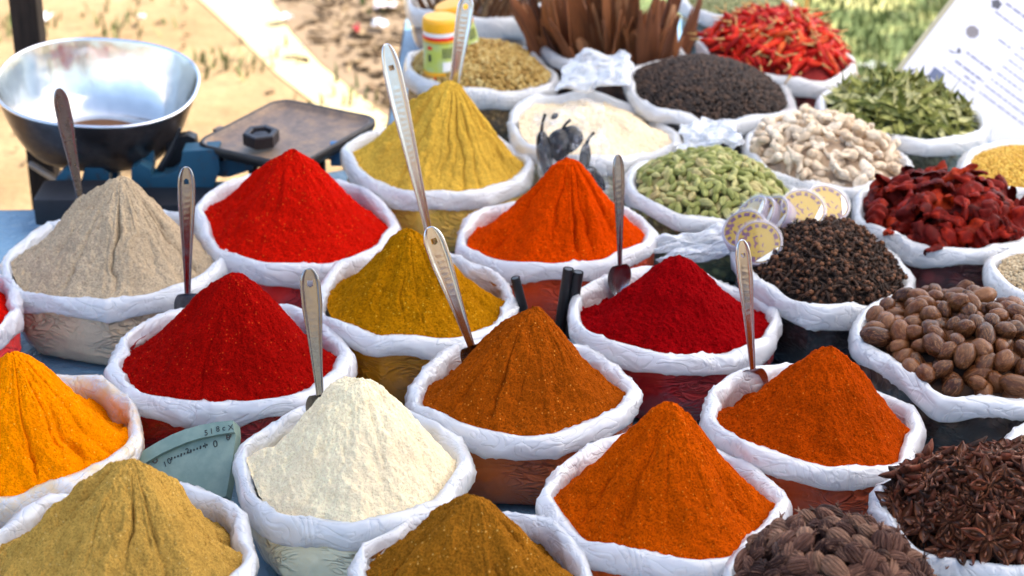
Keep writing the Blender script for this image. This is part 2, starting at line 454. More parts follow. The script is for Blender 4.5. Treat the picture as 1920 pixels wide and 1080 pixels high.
def heap(s, name, label, mat, apex, H=None, p=1.1, e=0.1, flute=0.004, nf=10, clump=0.002, front=-0.014, back=-0.045, tip=0.0, slump=0.0, rough=0.0016, bites=()):
    """powder heaped to a peak; apex is where the photo shows the tip"""
    ap = at_y(apex[0], apex[1], s.c.y + tip)
    H = ap.z - s.rimz
    ox, oy = ap.x - s.c.x, tip
    NA, NR = 420, 150
    th = np.linspace(0, 2 * PI, NA, endpoint=False)[:, None]
    t = (np.linspace(0, 1, NR) ** 0.9)[None, :]
    rx, ry, rz = s.R(th[:, 0])
    rr = np.hypot(rx, ry); k = (rr - 0.0235) / rr
    ex, ey = (rx * k)[:, None], (ry * k)[:, None]
    base = (rz + np.where(np.sin(th[:, 0]) > 0, front + (back - front) * np.sin(th[:, 0]), front))[:, None]
    X = ox * (1 - t) + ex * t; Y = oy * (1 - t) + ey * t
    e = e + 0.075; p = p + 0.34
    q = (np.sqrt(t * t + e * e) - e) / (math.sqrt(1 + e * e) - e)
    prof = (1 - q) ** p
    Z = base * t + H * prof + (-0.0) * t
    Z = Z + 0 * X
    sd = s.seed
    c, sn = np.cos(th), np.sin(th); s_ = sn
    wob = 0.25 * fbm(c * 2 + 3, sn * 2 + 3, t * 2.5, sd + 31, 2) + .35 * fbm(c * 3 + 8, sn * 3 + 8, t * 5, sd + 25, 3)
    c2, s2 = np.cos(th + wob * 0.35), np.sin(th + wob * 0.35)
    kf = nf / 4.0
    g0 = ridged(c2 * kf + 7, s2 * kf + 7, t * 0.35, sd + 32)
    fl = 0.9 * vn(c2 * kf * .8 + 3, s2 * kf * .8 + 3, t * .4, sd + 30) - 1.25 * g0 ** 7 * (0.35 + 0.9 * vn(c2 * 3, s2 * 3, t * 3, sd + 29))
    g1 = ridged(c2 * kf * 2.0 + 7, s2 * kf * 2.0 + 7, t * 0.9, sd + 33)
    fl2 = -g1 ** 5
    env = np.clip(t * 2.6 - .12, 0, 1) * np.clip((1 - t) * 4, 0.1, 1)
    brk = np.clip(0.15 + 1.5 * vn(c * 5 + 3, s_ * 5 + 3, t * 5, sd + 28), 0, 1.2)
    Z = Z + env * (flute * 1.9 * fl + flute * 0.7 * fl2) * brk * (0.75 + 0.5 * vn(X * 130 + 60, Y * 130 + 60, .4, sd + 24))
    shape = fbm(c * 1.3 + 3, s_ * 1.3 + 3, t * 2.2, sd + 26, 3)
    Z = Z + 0.016 * shape * np.clip(t * 3, 0.25, 1) * np.clip((1 - t) * 2.5, 0, 1)
    Z = Z + 0.006 * fbm(X * 28 + 10, Y * 28 + 10, 2.2, sd + 27, 4) * np.clip((1 - t) * 3, .2, 1)
    Z = Z + clump * fbm(X * 45 + 50, Y * 45 + 50, 0.3, sd + 34, 4) * 2 * np.clip(0.45 + t, 0, 1.3)
    if slump:
        a = fbm(X * 14 + 20, Y * 14 + 20, 1.2, sd + 35, 3)
        Z = Z + slump * a * np.clip(t * 2.5, 0.2, 1)
    Z = Z + rough * (vn(X * 260 + 90, Y * 260 + 90, 0.1, sd + 36) - 0.5) * 2
    Z = Z + 0.8 * rough * (vn(X * 120 + 90, Y * 120 + 90, 0.1, sd + 37) - 0.5) * 2
    for bx, by, br_, bd in bites:
        g = np.exp(-(((X / s.rx - bx) ** 2 + (Y / s.ry - by) ** 2) / br_ ** 2) ** 1.6)
        g = g * (0.8 + 0.5 * fbm(X * 30 + 4, Y * 30 + 4, .7, sd + 45, 3))
        Z = Z - bd * g + 0.006 * g * fbm(X * 75 + 8, Y * 75 + 8, .9, sd + 46, 3)
    # lumpy toe against the film
    toe = np.clip((t - 0.8) * 5, 0, 1)
    Z = Z + toe * 0.0045 * fbm(c * 9 + 4, sn * 9 + 4, t * 8, sd + 38, 3)
    V = np.stack([X, Y, Z], -1)
    me = mesh_np(name, V, grid_faces(NA, NR, True), mat)
    o = add(name, me, None, (s.c.x, s.c.y, s.rimz))
    tag(o, label, 'spice heap', 'heaps of ground spice')
    s.heap = o
    return o

def lin(*c):
    return tuple(((v / 255) / 12.92 if v / 255 <= 0.04045 else ((v / 255 + 0.055) / 1.055) ** 2.4) for v in c)

# ---- powders ---------------------------------------------------------------
PW = {}
def P(key, c, speck, dark_k=0.55, alt=0.82, **kw):
    c = lin(*c); PW[key] = (powder(key + '_powder', mul(c, 1.12), mul(c, alt), lin(*speck), mul(c, dark_k), **kw), c)
P('sand', (188, 165, 134), (222, 205, 175), 0.6, 0.85, speck_amt=0.35)
P('bright_red', (186, 17, 5), (255, 110, 40), 0.62, 0.85, speck_amt=0.45)
P('deep_red', (148, 9, 5), (232, 84, 34), 0.55, 0.8, speck_amt=0.45)
P('mustard', (210, 166, 64), (235, 205, 110), 0.6, 0.82, speck_amt=0.35)
P('orange_red', (202, 60, 0), (250, 140, 40), 0.6, 0.82, speck_amt=0.4)
P('olive', (168, 108, 6), (230, 185, 60), 0.5, 0.78, speck_amt=0.6)
P('brown', (154, 70, 8), (235, 150, 60), 0.5, 0.8, speck_amt=0.6)
P('crimson', (130, 3, 7), (190, 20, 15), 0.55, 0.85, speck_amt=0.3, clump=0.35)
P('cream', (246, 222, 182), (225, 200, 145), 0.84, 0.96, speck_amt=0.3, clump=0.3)
P('turmeric', (248, 132, 0), (255, 190, 60), 0.68, 0.86, speck_amt=0.4, clump=0.2)
P('tan', (190, 146, 68), (228, 195, 125), 0.58, 0.84, speck_amt=0.4, clump=0.2)
P('dark_brown', (150, 94, 24), (225, 175, 90), 0.45, 0.8, speck_amt=0.6, clump=0.2)
P('orange', (184, 72, 2), (245, 150, 50), 0.5, 0.82, speck_amt=0.35)
P('rust_orange', (162, 57, 2), (235, 135, 50), 0.5, 0.8, speck_amt=0.35)
P('pale_sand', (238, 214, 178), (250, 235, 205), 0.78, 0.93, speck_amt=0.3)
P('chilli_red', (205, 18, 8), (240, 80, 30), 0.6, 0.85)

def S(key, box, pkey, tx=0, stain=0.0, label='', bag=None, spots=None, **kw):
    c = PW[pkey][1] if pkey else bag
    return Sack(key, *box, pkey, bag if bag else c, tx, spots, ((0.95, 0.56, 0.03) if key == 'turmeric' else c) if stain else None, stain, label=label, **kw)

sand = S('sand', (5, 432, 383, 545), 'sand', 0, label='white cuffed sack of grey beige powder in front of the steel pan')
bred = S('bright_red', (362, 747, 316, 478), 'bright_red', 34, label='white cuffed sack of bright red powder in front of the square iron plate')
dred = S('deep_red', (200, 663, 555, 742), 'deep_red', 4, 0.25, label='white cuffed sack of deep red powder behind the green plastic dial')
must = S('mustard', (645, 1000, 222, 350), 'mustard', 22, label='white cuffed sack of pale mustard yellow powder beside the iron plate')
oran = S('orange_red', (848, 1235, 362, 485), 'orange_red', -6, 0.5, label='orange dusted white sack of orange red powder above the black tubes')
oliv = S('olive', (584, 972, 453, 628), 'olive', 18, 0.25, label='white cuffed sack of olive brown powder between bright red and orange red ones')
brow = S('brown', (762, 1198, 613, 803), 'brown', 4, 0.2, label='white cuffed sack of cinnamon brown powder at the middle of the stall')
crim = S('crimson', (1055, 1472, 492, 655), 'crimson', 30, 0.45, label='pink dusted white sack of dark crimson powder')
crea = S('cream', (430, 888, 745, 963), 'cream', 4, label='white cuffed sack of cream flour right of the green plastic dial')
turm = S('turmeric', (-135, 265, 680, 915), 'turmeric', 8, 0.95, label='yellow stained sack of bright orange yellow powder at the left edge')
tan = S('tan', (-45, 490, 885, 1150), 'tan', 0, 0.15, label='white cuffed sack of tan powder in the front left corner')
dbro = S('dark_brown', (650, 1120, 938, 1178), 'dark_brown', 0, 0.15, label='white cuffed sack of dark golden brown powder at the front edge')
oraf = S('orange', (1003, 1483, 800, 1030), 'orange', 20, 0.2, label='white cuffed sack of orange powder beside the black cardamom')
rust = S('rust_orange', (1313, 1743, 675, 858), 'rust_orange', 36, 0.35, label='white cuffed sack of rust orange powder with a spoon at its left rim')
psan = S('pale_sand', (943, 1272, 168, 285), 'pale_sand', 24, label='white cuffed sack of pale semolina behind the bag of black pods')
lred = S('chilli_red', (-335, 47, 490, 640), 'chilli_red', 10, label='red filled sack cut off by the left edge, above the turmeric one')

heap(sand, 'powder_heap', 'tall grey beige powder cone with vertical furrows', PW['sand'][0], (226, 330), p=1.05, flute=0.0095, nf=11, tip=0.0)
heap(bred, 'powder_heap', 'smooth bright scarlet powder cone in front of the iron plate', PW['bright_red'][0], (550, 284), p=1.0, flute=0.003, nf=7, e=0.16)
heap(dred, 'powder_heap', 'deep red powder cone flecked with pale flakes behind the green dial', PW['deep_red'][0], bites=((.72, .2, .2, .016),), apex=(440, 511), p=1.05, flute=0.003, nf=8, e=0.14)
heap(must, 'powder_heap', 'mustard yellow powder cone with deep vertical furrows', PW['mustard'][0], (848, 152), p=1.05, flute=0.0125, nf=16, e=0.11)
heap(oran, 'powder_heap', 'orange red powder cone with faint furrows down its right side', PW['orange_red'][0], (1068, 297), p=1.05, flute=0.0075, nf=13, e=0.12)
heap(oliv, 'powder_heap', 'olive brown powder cone with a steel spoon leaning across it', PW['olive'][0], bites=((.66, .38, .22, .024),), apex=(768, 430), p=1.1, flute=0.004, nf=14, e=0.12)
heap(brow, 'powder_heap', 'cinnamon brown powder cone in the middle of the stall', PW['brown'][0], bites=((.74, .2, .2, .014), (-.6, .38, .2, .018)), apex=(1000, 576), p=1.05, flute=0.0055, nf=15, e=0.13)
heap(crim, 'powder_heap', 'clumpy dark crimson powder heap with a jagged tip', PW['crimson'][0], bites=((-.50, .32, .30, .034), (.62, .1, .2, .012)), apex=(1278, 480), p=1.1, flute=0.002, nf=6, clump=0.0045, e=0.1, slump=0.006, rough=0.0016)
heap(crea, 'powder_heap', 'lumpy cream flour heap with fibrous edges', PW['cream'][0], bites=((-.62, .2, .18, .016), (.7, .3, .2, .016)), apex=(672, 706), p=0.92, flute=0.003, nf=7, clump=0.005, e=0.22, slump=0.011, rough=0.002)
heap(turm, 'powder_heap', 'vivid orange yellow turmeric heap with crumbs along its rim', PW['turmeric'][0], bites=((.55, .42, .28, .030),), apex=(24, 663), p=1.0, flute=0.005, nf=9, clump=0.003, e=0.14, slump=0.003)
heap(tan, 'powder_heap', 'tan powder heap with slumped furrows at the front left', PW['tan'][0], bites=((.64, .36, .24, .030),), apex=(248, 863), p=1.0, flute=0.0075, nf=10, clump=0.0045, e=0.16, slump=0.012)
heap(dbro, 'powder_heap', 'golden dark brown powder heap cut by the bottom edge', PW['dark_brown'][0], bites=((.66, .38, .24, .030), (-.6, -.1, .16, .010)), apex=(893, 932), p=1.0, flute=0.004, nf=10, clump=0.004, e=0.18, slump=0.010)
heap(oraf, 'powder_heap', 'tall orange powder cone at the front right of the stall', PW['orange'][0], (1258, 756), p=1.05, flute=0.005, nf=12, e=0.12)
heap(rust, 'powder_heap', 'rust orange powder heap with a scooped hollow under a spoon', PW['rust_orange'][0], bites=((-.60, .34, .26, .040), (.72, .25, .2, .012)), apex=(1560, 652), p=0.95, flute=0.003, nf=9, clump=0.003, e=0.2)
heap(psan, 'powder_heap', 'low flat mound of pale semolina', PW['pale_sand'][0], (1130, 212), p=1.3, flute=0.001, nf=6, e=0.7, front=-0.014, back=-0.02)
heap(lred, 'powder_heap', 'red powder showing at the left edge of the picture', PW['chilli_red'][0], (-140, 470), p=1.05, flute=0.002, nf=7, e=0.14)

# ---- sacks of whole spices -------------------------------------------------
bcar = S('black_cardamom', (1340, 1790, 990, 1232), None, 10, label='white cuffed sack of black cardamom pods at the bottom edge', bag=(0.07, 0.045, 0.03), spots=55)
anis = S('star_anise', (1630, 2110, 868, 1040), None, 16, label='white cuffed sack of star anise at the lower right', bag=(0.06, 0.03, 0.02), spots=55)
nutm = S('nutmeg', (1600, 2050, 533, 735), None, 34, label='white cuffed sack of nutmegs at the right edge', bag=(0.09, 0.055, 0.035), spots=45)
clov = S('cloves', (1368, 1718, 400, 568), None, 38, label='white cuffed sack of cloves with round tins on its rim', bag=(0.03, 0.02, 0.018), spots=90)
mace = S('mace', (1598, 1955, 330, 452), None, 16, label='white cuffed sack of dark red mace', bag=(0.16, 0.02, 0.018), spots=40)
gcar = S('green_cardamom', (1168, 1500, 283, 405), None, 28, label='white cuffed sack of green cardamom pods', bag=(0.25, 0.27, 0.10), spots=60)
ging = S('ginger', (1385, 1715, 218, 335), None, 28, label='white cuffed sack of dried ginger pieces', bag=(0.45, 0.36, 0.24), spots=40)
leaf = S('leaf', (1527, 1855, 143, 250), None, 28, label='white cuffed sack of dried green leaves below the printed board', bag=(0.10, 0.12, 0.07), spots=45)
pepp = S('pepper', (1165, 1495, 100, 213), None, 28, label='white cuffed sack of black peppercorns', bag=(0.04, 0.028, 0.02), spots=120)
chil = S('chilli', (1303, 1612, 42, 132), None, 24, label='white cuffed sack of whole red chillies', bag=(0.30, 0.02, 0.015), spots=35)
cori = S('coriander', (750, 1050, 73, 162), None, 18, label='white cuffed sack of coriander seed with yellow lidded jars in it', bag=(0.30, 0.18, 0.07), spots=110)
cinn = S('cinnamon', (1012, 1290, 42, 122), None, 10, label='white cuffed sack of tall cinnamon bark strips', bag=(0.16, 0.07, 0.035), spots=25)
twig = S('twigs', (755, 1035, -66, 28), None, 10, label='white sack of thin brown twigs behind the coriander seed', bag=(0.42, 0.36, 0.33), spots=20, cuffh=1.25)
fars = S('far', (1268, 1500, -36, 22), None, 8, label='white sack with pale green filling behind the chillies', bag=(0.16, 0.17, 0.10), spots=40)
gold = S('golden', (1790, 2100, 262, 352), None, 16, label='white cuffed sack of golden seeds at the right edge below the board', bag=(0.40, 0.22, 0.05), spots=140)
beig = S('beige', (1850, 2190, 455, 560), None, 16, label='white cuffed sack of beige seeds at the right edge beside the nutmegs', bag=(0.35, 0.26, 0.15), spots=140)
redg = S('edge', (1888, 2290, 752, 900), None, 12, label='white cuffed sack at the right edge between nutmegs and star anise', bag=(0.2, 0.12, 0.08), spots=60)

DROOT = {}
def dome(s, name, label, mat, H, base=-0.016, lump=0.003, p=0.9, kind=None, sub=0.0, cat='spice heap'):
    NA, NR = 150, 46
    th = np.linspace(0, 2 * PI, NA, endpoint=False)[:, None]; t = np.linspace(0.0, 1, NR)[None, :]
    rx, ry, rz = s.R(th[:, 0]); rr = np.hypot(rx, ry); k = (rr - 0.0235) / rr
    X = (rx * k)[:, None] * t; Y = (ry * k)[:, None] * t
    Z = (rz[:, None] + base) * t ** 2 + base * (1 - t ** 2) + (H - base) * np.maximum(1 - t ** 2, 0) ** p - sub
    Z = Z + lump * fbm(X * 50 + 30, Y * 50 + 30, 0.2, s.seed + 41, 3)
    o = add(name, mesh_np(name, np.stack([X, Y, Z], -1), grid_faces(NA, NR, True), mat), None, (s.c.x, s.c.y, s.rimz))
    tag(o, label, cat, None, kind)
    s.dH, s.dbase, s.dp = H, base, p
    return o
def dome_z(s, x, y):
    th = math.atan2(y / s.ry, x / s.rx)
    rx, ry, rz = s.R(np.array([th])); rr = math.hypot(rx[0], ry[0]) - 0.0215
    t = min(1.0, math.hypot(x, y) / rr)
    return float((rz[0] + s.dbase) * t * t + s.dbase * (1 - t * t) + (s.dH - s.dbase) * max(1 - t * t, 0) ** s.dp), t
def scatter(s, n, margin, seed, cand=12, ymin=-1.0):
    """well spread points over the heap (local x, y), best candidate"""
    rs = np.random.RandomState(seed); pts = np.zeros((0, 2))
    while len(pts) < n:
        c = rs.rand(cand * 6, 2) * 2 - 1
        c = c[(np.hypot(c[:, 0], c[:, 1]) < 1) & (c[:, 1] > ymin)][:cand]
        c = c * np.array([s.rx - margin, s.ry - margin])
        if len(pts):
            dd = np.min(np.hypot(c[:, None, 0] - pts[None, :, 0], c[:, None, 1] - pts[None, :, 1]), axis=1)
            c = c[np.argmax(dd)][None]
        else:
            c = c[:1]
        pts = np.concatenate([pts, c])
    return pts
def slope_normal(s, x, y):
    e = 0.006
    dx = (dome_z(s, x + e, y)[0] - dome_z(s, x - e, y)[0]) / (2 * e); dy = (dome_z(s, x, y + e)[0] - dome_z(s, x, y - e)[0]) / (2 * e)
    return Vector((-dx, -dy, 1)).normalized()
def orient(n, rnd, tilt):
    """matrix whose z axis lies along the heap's surface, with some tilt"""
    a = rnd.uniform(0, 2 * PI)
    t = n.orthogonal().normalized(); b = n.cross(t)
    zax = (t * math.cos(a) + b * math.sin(a) + n * rnd.gauss(0, tilt)).normalized()
    xax = n.cross(zax)
    if xax.length < 1e-3: xax = zax.orthogonal()
    xax.normalize(); yax = zax.cross(xax)
    spin = rnd.uniform(0, 2 * PI)
    x2 = xax * math.cos(spin) + yax * math.sin(spin); y2 = zax.cross(x2)
    return Matrix((x2, y2, zax)).transposed()
def strew(s, name, meshes, n, size, label, cat, group, seed, margin=0.03, tilt=0.25, sc=(0.85, 1.12), lift=0.0, deep=0.0, flat=False, ymin=-1.0, as_mb=None, skip=None):
    rnd = random.Random(seed); out = []
    for (x, y) in scatter(s, n, margin, seed, ymin=ymin):
        z, t = dome_z(s, x, y); nn = slope_normal(s, x, y)
        p = s.world(x, y, z) + nn * (lift * size + rnd.uniform(-0.5, 0.5) * 0.35 * size - deep * size)
        if skip and skip(p): continue
        if flat:
            q = nn + Vector((rnd.gauss(0, tilt), rnd.gauss(0, tilt), rnd.gauss(0, tilt))); q.normalize()
            a = q.orthogonal().normalized(); b = q.cross(a); k = rnd.uniform(0, 2 * PI)
            x2 = a * math.cos(k) + b * math.sin(k); M = Matrix((x2, q.cross(x2), q)).transposed()
        else:
            M = orient(nn, rnd, tilt)
        f = rnd.uniform(*sc)
        M4 = Matrix.Translation(p) @ M.to_4x4() @ Matrix.Scale(f, 4)
        me = rnd.choice(meshes)
        if as_mb is not None:
            as_mb.append((me, M4)); continue
        o = add(name, me); o.matrix_world = M4
        tag(o, label, cat, group); out.append(o)
    return out
def bake(name, items, mats, label, cat, smooth=True):
    """many small pieces nobody could count, as one mesh"""
    Vs, Fs, Ms, n = [], [], [], 0
    cache = {}
    for me, M in items:
        if me.name not in cache:
            v = np.empty(len(me.vertices) * 3); me.vertices.foreach_get('co', v)
            cache[me.name] = (v.reshape(-1, 3), [list(p.vertices) for p in me.polygons], [p.material_index for p in me.polygons])
        v, f, mi = cache[me.name]; A = np.array(M)
        Vs.append(v @ A[:3, :3].T + A[:3, 3]); Fs += [[k + n for k in q] for q in f]; Ms += mi; n += len(v)
    o = add(name, mesh_np(name, np.concatenate(Vs), Fs, mats, smooth, Ms))
    tag(o, label, cat, None, 'stuff'); return o

# ---- nutmegs
NUT = NT('nutmeg_shell'); v = NUT.coord(); r = NUT.rand()
c = NUT.ramp(r, [(0, (0.028, 0.008, 0.003)), (0.3, (0.065, 0.019, 0.006)), (0.6, (0.12, 0.037, 0.010)), (0.75, (0.035, 0.010, 0.004)), (1, (0.16, 0.06, 0.022))])
k = NUT.noise(NUT.mapping(v, (1, 1, 0.3)), 150, 4, 0.7, 2.2)
c = NUT.mix(NUT.math('MULTIPLY', NUT.ramp(k, [(0.5, 0), (0.64, 1)]), 0.5), c, (0.30, 0.125, 0.045))
c = NUT.mix(NUT.math('MULTIPLY', NUT.ramp(k, [(0.3, 1), (0.45, 0)]), 0.7), c, (0.035, 0.014, 0.008))
NUT = NUT.done(NUT.bsdf(c, 0.42, 0, NUT.bump(k, 0.3, 0.0015), 0.2, 0.14, 0.06))
def nut_mesh(seed):
    V, F, T, Pp = uvs(28, 20)
    n = fbm(V[:, 0] * 2.2 + seed, V[:, 1] * 2.2, V[:, 2] * 1.3, seed, 3); g = ridged(V[:, 0] * 4 + seed, V[:, 1] * 4, V[:, 2] * 1.4, seed + 5)
    V = V * (1 + 0.13 * n + 0.05 * (g - 0.5))[:, None]
    V = V * np.array([0.0168, 0.0160, 0.0212 + 0.002 * (seed % 3)])
    return mesh_np('nutmeg', V, F, NUT)
nuts = [nut_mesh(i + 1) for i in range(10)]
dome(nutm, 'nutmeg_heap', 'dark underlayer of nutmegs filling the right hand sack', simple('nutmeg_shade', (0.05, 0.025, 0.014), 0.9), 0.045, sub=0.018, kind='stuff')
GN = 'nutmegs in the right hand sack'
strew(nutm, 'nutmeg', nuts, 84, 0.036, 'brown veined nutmeg lying in the sack at the right edge', 'nutmeg', GN, 5, margin=0.036, tilt=0.5, lift=0.15, sc=(.72, 1.1))
strew(nutm, 'nutmeg', nuts, 70, 0.036, 'brown veined nutmeg lying in the sack at the right edge', 'nutmeg', GN, 6, margin=0.036, tilt=0.5, lift=-0.4)

# ---- black cardamom
BC = grainmat('black_cardamom_husk', [(0.03, 0.012, 0.009), (0.075, 0.03, 0.021), (0.15, 0.065, 0.042), (0.29, 0.15, 0.09)], 0.5, streak=(1, 1, 0.10), tex=300, bumps=0.9, bdist=0.003, hi=0.8, spec=0.25)
def bc_mesh(seed):
    V, F, T, Pp = uvs(78, 22)
    rid = np.abs(np.cos(T * 6.5 + seed + .5 * np.sin(Pp * 2 + seed) + .6 * np.sin(2 * T + seed)))
    taper = np.sin(Pp) ** 0.12 * (1 - 0.18 * np.cos(Pp))
    r = (0.78 + 0.27 * rid + 0.12 * fbm(V[:, 0] * 2 + seed, V[:, 1] * 2, V[:, 2] * 2, seed, 3)) * taper
    V = V * np.stack([r * 0.0104, r * 0.0098, np.full_like(r, 0.0172)], -1)
    m = MB(); m.add(V, F)
    for q in range(3):
        a = q * 2.1 + seed
        m.tube([(0, 0, -0.016), (0.001 * math.cos(a), 0.001 * math.sin(a), -0.020), (0.004 * math.cos(a), 0.004 * math.sin(a), -0.025)], [0.002, 0.0013, 0.0004], 5)
    return m.mesh('black_cardamom', BC, True)
bcs = [bc_mesh(i + 1) for i in range(8)]
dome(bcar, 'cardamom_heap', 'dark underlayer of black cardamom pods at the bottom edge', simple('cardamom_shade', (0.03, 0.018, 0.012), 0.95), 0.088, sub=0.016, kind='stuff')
GB = 'black cardamom pods in the front sack'
strew(bcar, 'black_cardamom', bcs, 165, 0.027, 'ribbed dark brown cardamom pod in the sack at the bottom edge', 'cardamom pod', GB, 15, margin=0.036, tilt=0.6, lift=0.3, sc=(.8, 1.3))
strew(bcar, 'black_cardamom', bcs, 120, 0.025, 'ribbed dark brown cardamom pod in the sack at the bottom edge', 'cardamom pod', GB, 16, margin=0.034, tilt=0.45, lift=-0.35)

# ---- star anise
SA = grainmat('star_anise_husk', [(0.022, 0.010, 0.007), (0.045, 0.017, 0.010), (0.08, 0.028, 0.015), (0.22, 0.05, 0.022)], 0.6, island=True, tex=160, bumps=0.6)
SAI = simple('star_anise_inner', (0.20, 0.07, 0.032), 0.45, var=0.4, scale=90)
SEED = simple('star_anise_seed', (0.16, 0.05, 0.02), 0.15, var=0.2, scale=50, bumps=0.05)
def anise_mesh(seed):
    rs = random.Random(seed); m = MB()
    k = 8
    for i in range(k):
        if rs.random() < 0.06: continue
        a = 2 * PI * i / k + rs.uniform(-.12, .12); L = 0.029 * rs.uniform(0.75, 1.12); open_ = rs.uniform(0.45, 1.0); up = rs.uniform(-0.12, 0.22)
        nu, nv = 9, 10
        u = np.linspace(-1, 1, nu)[:, None]; w = np.linspace(0, 1, nv)[None, :]
        wid = 0.0094 * np.sin(np.clip(w, 0.0, 1) ** 0.75 * PI) ** 0.8 + 0.0006
        ang = u * (PI * (0.98 - 0.38 * open_ * np.sin(w * PI)))
        y = np.sin(ang) * wid * (0.5 + 0.32 * open_); z = -np.cos(ang) * wid * 0.6 + 0.003 * w + 0.003 * np.maximum(w - 0.75, 0) * 4 * rs.uniform(0.3, 1)
        x = 0.003 + L * w + 0 * u
        z = z + x * up
        V = np.stack([x, y, z], -1).reshape(-1, 3)
        Rz = Matrix.Rotation(a, 4, 'Z')
        m.add(V, grid_faces(nu, nv), 0, Rz)
        V2 = V.copy(); V2[:, 1] *= 0.8; V2[:, 2] = V2[:, 2] * 0.82 + 0.0012
        m.add(V2, grid_faces(nu, nv)[:, ::-1], 1, Rz)
        if open_ > 0.4:
            sv, sf, _, _ = uvs(10, 8)
            m.add(sv * np.array([0.0042, 0.002, 0.0032]) + np.array([0.003 + L * 0.5, 0, 0.0005 + L * 0.5 * up]), sf, 2, Rz)
    m.tube([(0, 0, 0.003), (0, 0, -0.006), (0.002, 0.001, -0.012)], [0.003, 0.003, 0.0014], 7)
    return m.mesh('star_anise', [SA, SAI, SEED], True)
ans = [anise_mesh(i + 3) for i in range(9)]
dome(anis, 'anise_heap', 'dark underlayer of star anise at the lower right', simple('anise_shade', (0.025, 0.013, 0.009), 0.95), 0.075, sub=0.018, kind='stuff')
GA = 'star anise in the lower right sack'
strew(anis, 'star_anise', ans, 64, 0.034, 'dark brown star anise pod in the sack at the lower right', 'star anise', GA, 25, margin=0.036, tilt=0.15, flat=True, lift=0.22, sc=(1.0,1.3))
strew(anis, 'star_anise', ans, 90, 0.03, 'dark brown star anise pod in the sack at the lower right', 'star anise', GA, 26, margin=0.034, tilt=0.5, flat=True, lift=-0.2, sc=(.9,1.2))

# ---- green cardamom
GC = grainmat('green_cardamom_husk', [(0.20, 0.22, 0.055), (0.27, 0.28, 0.075), (0.36, 0.36, 0.12), (0.45, 0.42, 0.17), (0.50, 0.40, 0.17)], 0.6, streak=(1, 1, 0.2), tex=300, bumps=0.4)
def gc_mesh(seed):
    V, F, T, Pp = uvs(18, 14)
    r = (0.9 + 0.1 * np.cos(3 * T) + 0.05 * np.cos(9 * T + seed)) * (np.sin(Pp) ** 0.35) * (1 - 0.25 * np.cos(Pp))
    V = V * np.stack([r * 0.0082, r * 0.0076, np.full_like(r, 0.0155)], -1)
    V[:, 0] += 0.002 * (V[:, 2] / 0.015) ** 2
    return mesh_np('green_cardamom', V, F, GC)
gcs = [gc_mesh(i) for i in range(4)]
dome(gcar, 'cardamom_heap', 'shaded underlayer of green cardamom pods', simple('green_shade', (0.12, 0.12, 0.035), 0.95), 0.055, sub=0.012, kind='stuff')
GG = 'green cardamom pods'
strew(gcar, 'green_cardamom', gcs, 300, 0.018, 'pale green cardamom pod in the sack behind the round tins', 'cardamom pod', GG, 35, margin=0.03, tilt=0.35, lift=0.2)
lay = []
strew(gcar, 'x', gcs, 230, 0.018, '', '', '', 36, margin=0.03, tilt=0.5, lift=-0.35, as_mb=lay)
bake('green_cardamom_layer', lay, [GC], 'green cardamom pods buried between the others in their sack', 'cardamom pods')

# ---- dried ginger
GI = grainmat('dried_ginger', [(0.62, 0.46, 0.31), (0.72, 0.57, 0.41), (0.80, 0.67, 0.52), (0.74, 0.60, 0.44)], 0.85, tex=70, bumps=0.25)
def gi_mesh(seed):
    V, F, T, Pp = uvs(30, 24)
    z = V[:, 2]
    prof = 0.78 + 0.30 * np.cos(z * 5.5 + seed * 1.7) + 0.22 * fbm(V[:, 0] * 1.6 + seed * 3, V[:, 1] * 1.6, z * 2.5, seed, 3)
    V = V * np.stack([prof * 0.0145, prof * 0.012, np.full_like(prof, 0.030 + 0.004 * (seed % 3))], -1)
    V[:, 0] += 0.008 * np.sin(z * 2.2 + seed)
    m = MB(); m.add(V, F)
    if seed % 2 == 0:
        W, F2, _, _ = uvs(18, 14)
        W = W * (1 + 0.2 * fbm(W[:, 0] * 2 + seed, W[:, 1] * 2, W[:, 2] * 2, seed + 9, 2))[:, None] * np.array([0.012, 0.010, 0.016])
        m.add(W + np.array([0.013, 0.002, -0.006]), F2)
    return m.mesh('dried_ginger', GI, True)
gis = [gi_mesh(i + 1) for i in range(6)]
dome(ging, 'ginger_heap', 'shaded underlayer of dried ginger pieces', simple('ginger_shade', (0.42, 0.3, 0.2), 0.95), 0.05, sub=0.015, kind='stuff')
strew(ging, 'dried_ginger', gis, 62, 0.03, 'pale knobbly dried ginger piece in the sack beside the green leaves', 'ginger piece', 'dried ginger pieces', 45, margin=0.036, tilt=0.35, lift=0.25, sc=(0.6, 1.05))
strew(ging, 'dried_ginger', gis, 55, 0.03, 'pale knobbly dried ginger piece in the sack beside the green leaves', 'ginger piece', 'dried ginger pieces', 46, margin=0.032, tilt=0.35, lift=-0.2, sc=(0.6, 0.95))

